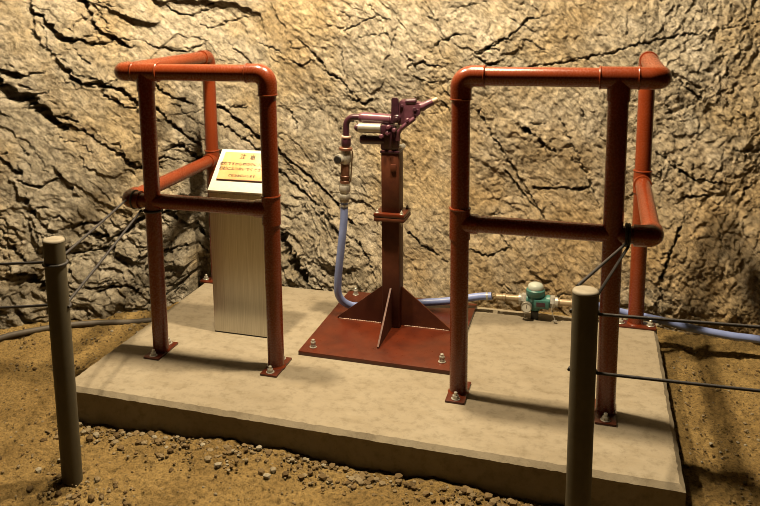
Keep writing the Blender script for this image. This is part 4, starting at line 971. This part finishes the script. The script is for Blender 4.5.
# ------------------------------------------------------------------ teal meter
def meter():
    t = thing('flow_meter', 'small teal cast meter with white dial lens and gauge on the pad rear edge', 'meter', (MX, MY, 0))
    z = MZ
    bm = NB(); lathe(bm, (-.034, 0, z), (1, 0, 0), [(0, 0), (.026, 0), (.026, .006), (.021, .009), (.024, .02), (.030, .03), (.030, .066), (.023, .076), (.027, .082), (.027, .096), (0, .096)], 28)
    box(bm, (.028, -.022, z - .004), (.062, .034, .038), .004)
    lathe(bm, (.002, 0, z), (0, 0, 1), [(0, 0), (.031, 0), (.032, .018), (.036, .022), (.039, .026), (.039, .047), (.035, .051), (0, .051)], 32)
    lathe(bm, (0, 0, z), (0, 0, -1), [(0, 0), (.024, 0), (.024, .036), (.018, .044), (0, .044)], 26)
    finish('meter_body', bm, M_TEAL, t)
    bm = NB(); box(bm, (.026, -.0392, z - .004), (.036, .003, .018), .001); finish('name_plate', bm, M_DKPURP, t)
    bm = NB(); lathe(bm, (.002, 0, z + .052), (0, 0, 1), [(0, 0), (.033, 0), (.0335, .004), (.0315, .014), (.026, .021), (.013, .026), (0, .027)], 30); finish('dial_lens', bm, M_GLASS, t)
    c = V((-.030, -.026, z - .022)); n = V((-.1, -1, .12)).normalized()
    bm = NB(); lathe(bm, c, n, [(0, 0), (.022, 0), (.0225, .002), (.0225, .02), (.021, .023), (.0185, .023), (.0185, .020), (0, .020)], 28); g = finish('gauge_case', bm, M_SILVER, t)
    bm = NB(); lathe(bm, c + n * .0202, n, [(0, 0), (.0183, 0), (.0183, .0012), (0, .0012)], 26); finish('gauge_face', bm, M_WHITE, g)
    bm = NB(); q = Quaternion(V((0, 0, 1)).cross(n).normalized(), V((0, 0, 1)).angle(n)).to_matrix(); box(bm, c + n * .022 + q @ V((.002, .003, 0)), (.0022, .015, .0008), 0, q); finish('gauge_needle', bm, M_TEXT, g)
    for s in (-1, 1):
        x0 = -.034 if s < 0 else .062
        d = V((s, 0, .02 * s)).normalized(); o = V((x0, 0, z))
        bm = NB(); hexnut(bm, o, d, .027, .02); lathe(bm, o + d * .02, d, [(0, 0), (.021, 0), (.022, .004), (.022, .012), (.0, .014)], 24)
        cp = finish('coupling', bm, M_ZINC, t)
        bm = NB(); L = .066 if s < 0 else .064
        lathe(bm, o + d * .032, d, [(0, 0), (.0165, 0), (.0165, .006), (.0145, .008), (.0145, L - .012), (.0175, L - .01), (.0175, L), (.0145, L + .002), (.0145, L + .03), (0, L + .03)], 22); finish('pipe_nipple', bm, M_BRASS, t)
        # seal wire dangling under the coupling with its little tag
        bm = NB(); x = x0 + s * .012
        tube(bm, spline([(x, -.027, z), (x - .004, -.03, z - .025), (x + .004, -.031, z - .05), (x + .012, -.035, z - .069)], 6), .0016, 8)
        box(bm, (x + .012, -.036, z - .0705), (.014, .009, .006), .001); finish('seal_wire', bm, M_ZINC, t)
    bm = NB(); box(bm, (0, 0, .019), (.03, .04, .037), .003); finish('support_block', bm, M_BLACK, t)
    return t
meter()

# ------------------------------------------------------------------ steel sign stand
def sign_stand():
    x0, x1, y0, y1, zf, zb = -.938, -.690, .226, .372, .602, .742
    t = thing('sign_stand', 'brushed steel box stand with sloped top and orange notice plaque behind the railing', 'sign stand', ((x0 + x1) / 2, (y0 + y1) / 2, 0))
    cx, cy = (x0 + x1) / 2, (y0 + y1) / 2; w = x1 - x0; dp = y1 - y0
    bm = NB(); prism(bm, [(0, -dp / 2, .004), (0, dp / 2, .004), (0, dp / 2, zb - .006), (0, -dp / 2, zf - .006)], w, (1, 0, 0))
    bmesh.ops.bevel(bm, geom=list(bm.edges), offset=.003, segments=2, affect='EDGES'); finish('steel_case', bm, M_STEEL, t, smooth=30)
    bm = NB(); box(bm, (0, 0, .002), (w - .016, dp - .016, .004)); finish('plinth', bm, M_BLACK, t)
    a = math.atan2(zb - zf, dp); L = math.hypot(dp, zb - zf); R = Matrix.Rotation(a, 3, 'X')
    c = V((0, 0, (zf + zb) / 2)); n = R @ V((0, 0, 1))
    bm = NB(); box(bm, c + n * .0, (w + .002, L + .002, .012), .002, R); finish('top_plate', bm, M_WHITE, t)
    pw, pl = w * .86, L * .66; pc = c + n * .009 + R @ V((.006, .018, 0))
    bm = NB(); box(bm, pc, (pw, pl, .006), .0006, R); pq = finish('notice_plaque', bm, M_PLAQUE, t)
    bm = NB(); box(bm, pc + R @ V((0, -pl / 2 - .0004, -.0004)), (pw + .001, .0022, .0068), 0, R); finish('plaque_edge', bm, M_PLAQEDGE, pq)
    def text(s, size, off, sp=1.0):
        cu = bpy.data.curves.new('lettering', 'FONT'); cu.body = s; cu.size = size; cu.align_x = 'CENTER'; cu.align_y = 'CENTER'; cu.extrude = .0003; cu.offset = .0004; cu.space_character = sp
        cu.materials.append(M_TEXT)
        tmp = bpy.data.objects.new('lettering_source', cu); COL.objects.link(tmp); bpy.context.view_layer.update()
        me = bpy.data.meshes.new_from_object(tmp.evaluated_get(bpy.context.evaluated_depsgraph_get())); me.name = 'lettering'
        bpy.data.objects.remove(tmp); bpy.data.curves.remove(cu)
        if not me.materials: me.materials.append(M_TEXT)
        o = bpy.data.objects.new('lettering', me); COL.objects.link(o); o.parent = pq
        o.location = pc + n * .0032 + R @ V(off); o.rotation_euler = (a, 0, 0)
    text('注 意', .028, (.0, pl * .33, 0), 1.3)
    text('危険ですから柵の中に入ったり', .0168, (.004, pl * .06, 0))
    text('機械にふれないでください。', .0168, (.0, -pl * .12, 0))
    text('ご協力お願いします', .0125, (.0, -pl * .36, 0), 1.15)
    return t
sign_stand()

# ------------------------------------------------------------------ rope posts
def rope_post(label, x, y, zg, zt, r):
    t = thing('rope_post', label, 'post', (x, y, zg), 'rope barrier posts')
    H = zt - zg
    bm = NB(); cyl(bm, (0, 0, -.12), (0, 0, H - .004), r, n=36)
    finish('post_shaft', bm, M_BOL, t)
    bm = NB(); lathe(bm, (0, 0, H - .006), (0, 0, 1), [(r + .0006, 0), (r + .0006, .003), (r - .002, .007), (r - .006, .0085), (0, .009)], 36)
    finish('post_cap', bm, M_BOLTOP, t)
    return t
LPX, LPY, LPZ = -.992, -.657, -.133
RPX, RPY, RPZ = .520, -.560, -.125
rope_post('weathered grey round post seen whole, standing in gravel near the pad corner', LPX, LPY, LPZ, .660, .0315)
rope_post('dark round post with pale top in front of the pad, nearest the teal meter', RPX, RPY, RPZ, .622, .0318)

# ------------------------------------------------------------------ ropes
RR = .0042
def loop(cx, cy, z, r, full=True):
    n = 24 if full else 12
    return [V((cx + (r + RR * .6) * math.cos(k * PI / 12), cy + (r + RR * .6) * math.sin(k * PI / 12), z)) for k in range(n + 1)]
def rope(label, runs):
    """runs: list of point lists, all one rope"""
    bm = NB()
    for pts in runs:
        tube(bm, pts, RR, 10)
    o = finish('barrier_rope', bm, M_ROPE); return tag(o, label, 'rope', 'ropes of the barrier')
def sag(a, c, s, n=24):
    a, c = V(a), V(c); return [a.lerp(c, i / n) - V((0, 0, s * 4 * (i / n) * (1 - i / n))) for i in range(n + 1)]
r = .0315
rope('upper dark rope on the post that is seen whole, up to the railing elbow',
     [sag((-1.150, -.036, .615), (LPX - .005, LPY + r, .592), .002), loop(LPX, LPY, .586, r), sag((LPX - r, LPY - .005, .587), (-2.7, -.60, .47), .03),
      loop(0, 0, 0, .0315) and [V((-1.132 , .034 * math.cos(k * PI / 12), .609 + .034 * math.sin(k * PI / 12))) for k in range(25)]])
rope('lower dark rope on the post that is seen whole, slanting from the railing leg',
     [sag((-1.095, -.02, .575), (LPX + .01, LPY + r, .452), .002), loop(LPX, LPY, .450, r, False), sag((LPX - r - .002, LPY, .450), (-2.7, -.60, .27), .03),
      [V((-1.056 + .034 * math.cos(k * PI / 12), .034 * math.sin(k * PI / 12), .572)) for k in range(25)]])
rope('upper dark rope on the pale-topped post, running away just above the blue hose',
     [sag((.632, -.034, .590), (RPX - .020, RPY + r - .004, .621), .0), loop(RPX, RPY, .562, r, False), [V((RPX - .020, RPY + r - .002, .621)), V((RPX - .012, RPY + r + .003, .562))], sag((RPX + r + .002, RPY, .562), (2.4, -.50, .60), .004),
      [V((.634 , .034 * math.cos(k * PI / 12), .609 + .034 * math.sin(k * PI / 12))) for k in range(25)]])
rope('lower dark rope on the pale-topped post, crossing over the pad edge below the hose',
     [sag((.640, -.03, .580), (RPX + .004, RPY + r + .002, .552), .0), [V((RPX + .004, RPY + r + .003, .554)), V((RPX + .004, RPY + r + .003, .405))], loop(RPX, RPY, .405, r, False), sag((RPX + r + .002, RPY, .405), (2.4, -.50, .425), .004),
      [V((.642 , .033 * math.cos(k * PI / 12), .609 + .033 * math.sin(k * PI / 12))) for k in range(25)]])

# ------------------------------------------------------------------ old cable along the rock foot
def gz(x, y): return float(ground_h(np.array([[x]]), np.array([[y]]))[0, 0])
pts = [(-3.3, -.97), (-2.6, -.45), (-2.2, -.11), (-2.01, .085), (-1.92, .18), (-1.76, .325), (-1.62, .42), (-1.50, .475), (-1.38, .54)]
bm = NB(); tube(bm, spline([(x, y, gz(x, y) + .016 + .006 * math.sin(9 * x)) for x, y in pts], 10), .013, 16)
tag(finish('cable', bm, M_CABLE), 'dull grey-brown cable lying on the soil at the foot of the rock', 'cable')

# ------------------------------------------------------------------ light: lamps on the tunnel roof
def lamp(name, loc, power, r, col=(1, .80, .515)):
    l = bpy.data.lights.new(name, 'POINT'); l.energy = power; l.color = col; l.shadow_soft_size = r
    o = bpy.data.objects.new(name, l); COL.objects.link(o); o.location = loc; return o
lamp('roof_lamp', (-.02, .12, 2.6), 385, .05)
lamp('roof_lamp', (-.85, .03, 2.6), 330, .05)
w = bpy.data.worlds.new('tunnel'); bpy.context.scene.world = w; w.use_nodes = True
w.node_tree.nodes['Background'].inputs['Color'].default_value = (1, .72, .4, 1)
w.node_tree.nodes['Background'].inputs['Strength'].default_value = .004

# ------------------------------------------------------------------ camera
cam = bpy.data.cameras.new('camera'); co = bpy.data.objects.new('camera', cam); COL.objects.link(co)
cam.sensor_fit = 'HORIZONTAL'; cam.sensor_width = 36; cam.lens = 780.14 / 760 * 36
cam.shift_x = (380 - 331.76) / 760; cam.shift_y = (131.54 - 253) / 760; cam.clip_start = .05
right = V((.9482, .3171, -.0184)); down = V((.0348, -.1610, -.9863)); fwd = V((-.3157, .9346, -.1637))
m = Matrix((right, -down, -fwd)).transposed().to_4x4()
m.translation = (.5198, -2.5179, 1.343); co.matrix_world = m
sc = bpy.context.scene; sc.camera = co
sc.view_settings.view_transform = 'Standard'; sc.view_settings.look = 'None'; sc.view_settings.gamma = 1.0
sc.view_settings.use_curve_mapping = False; sc.view_settings.exposure = 0.0
sc.cycles.max_bounces = 6; sc.cycles.diffuse_bounces = 1; sc.cycles.filter_width = .9
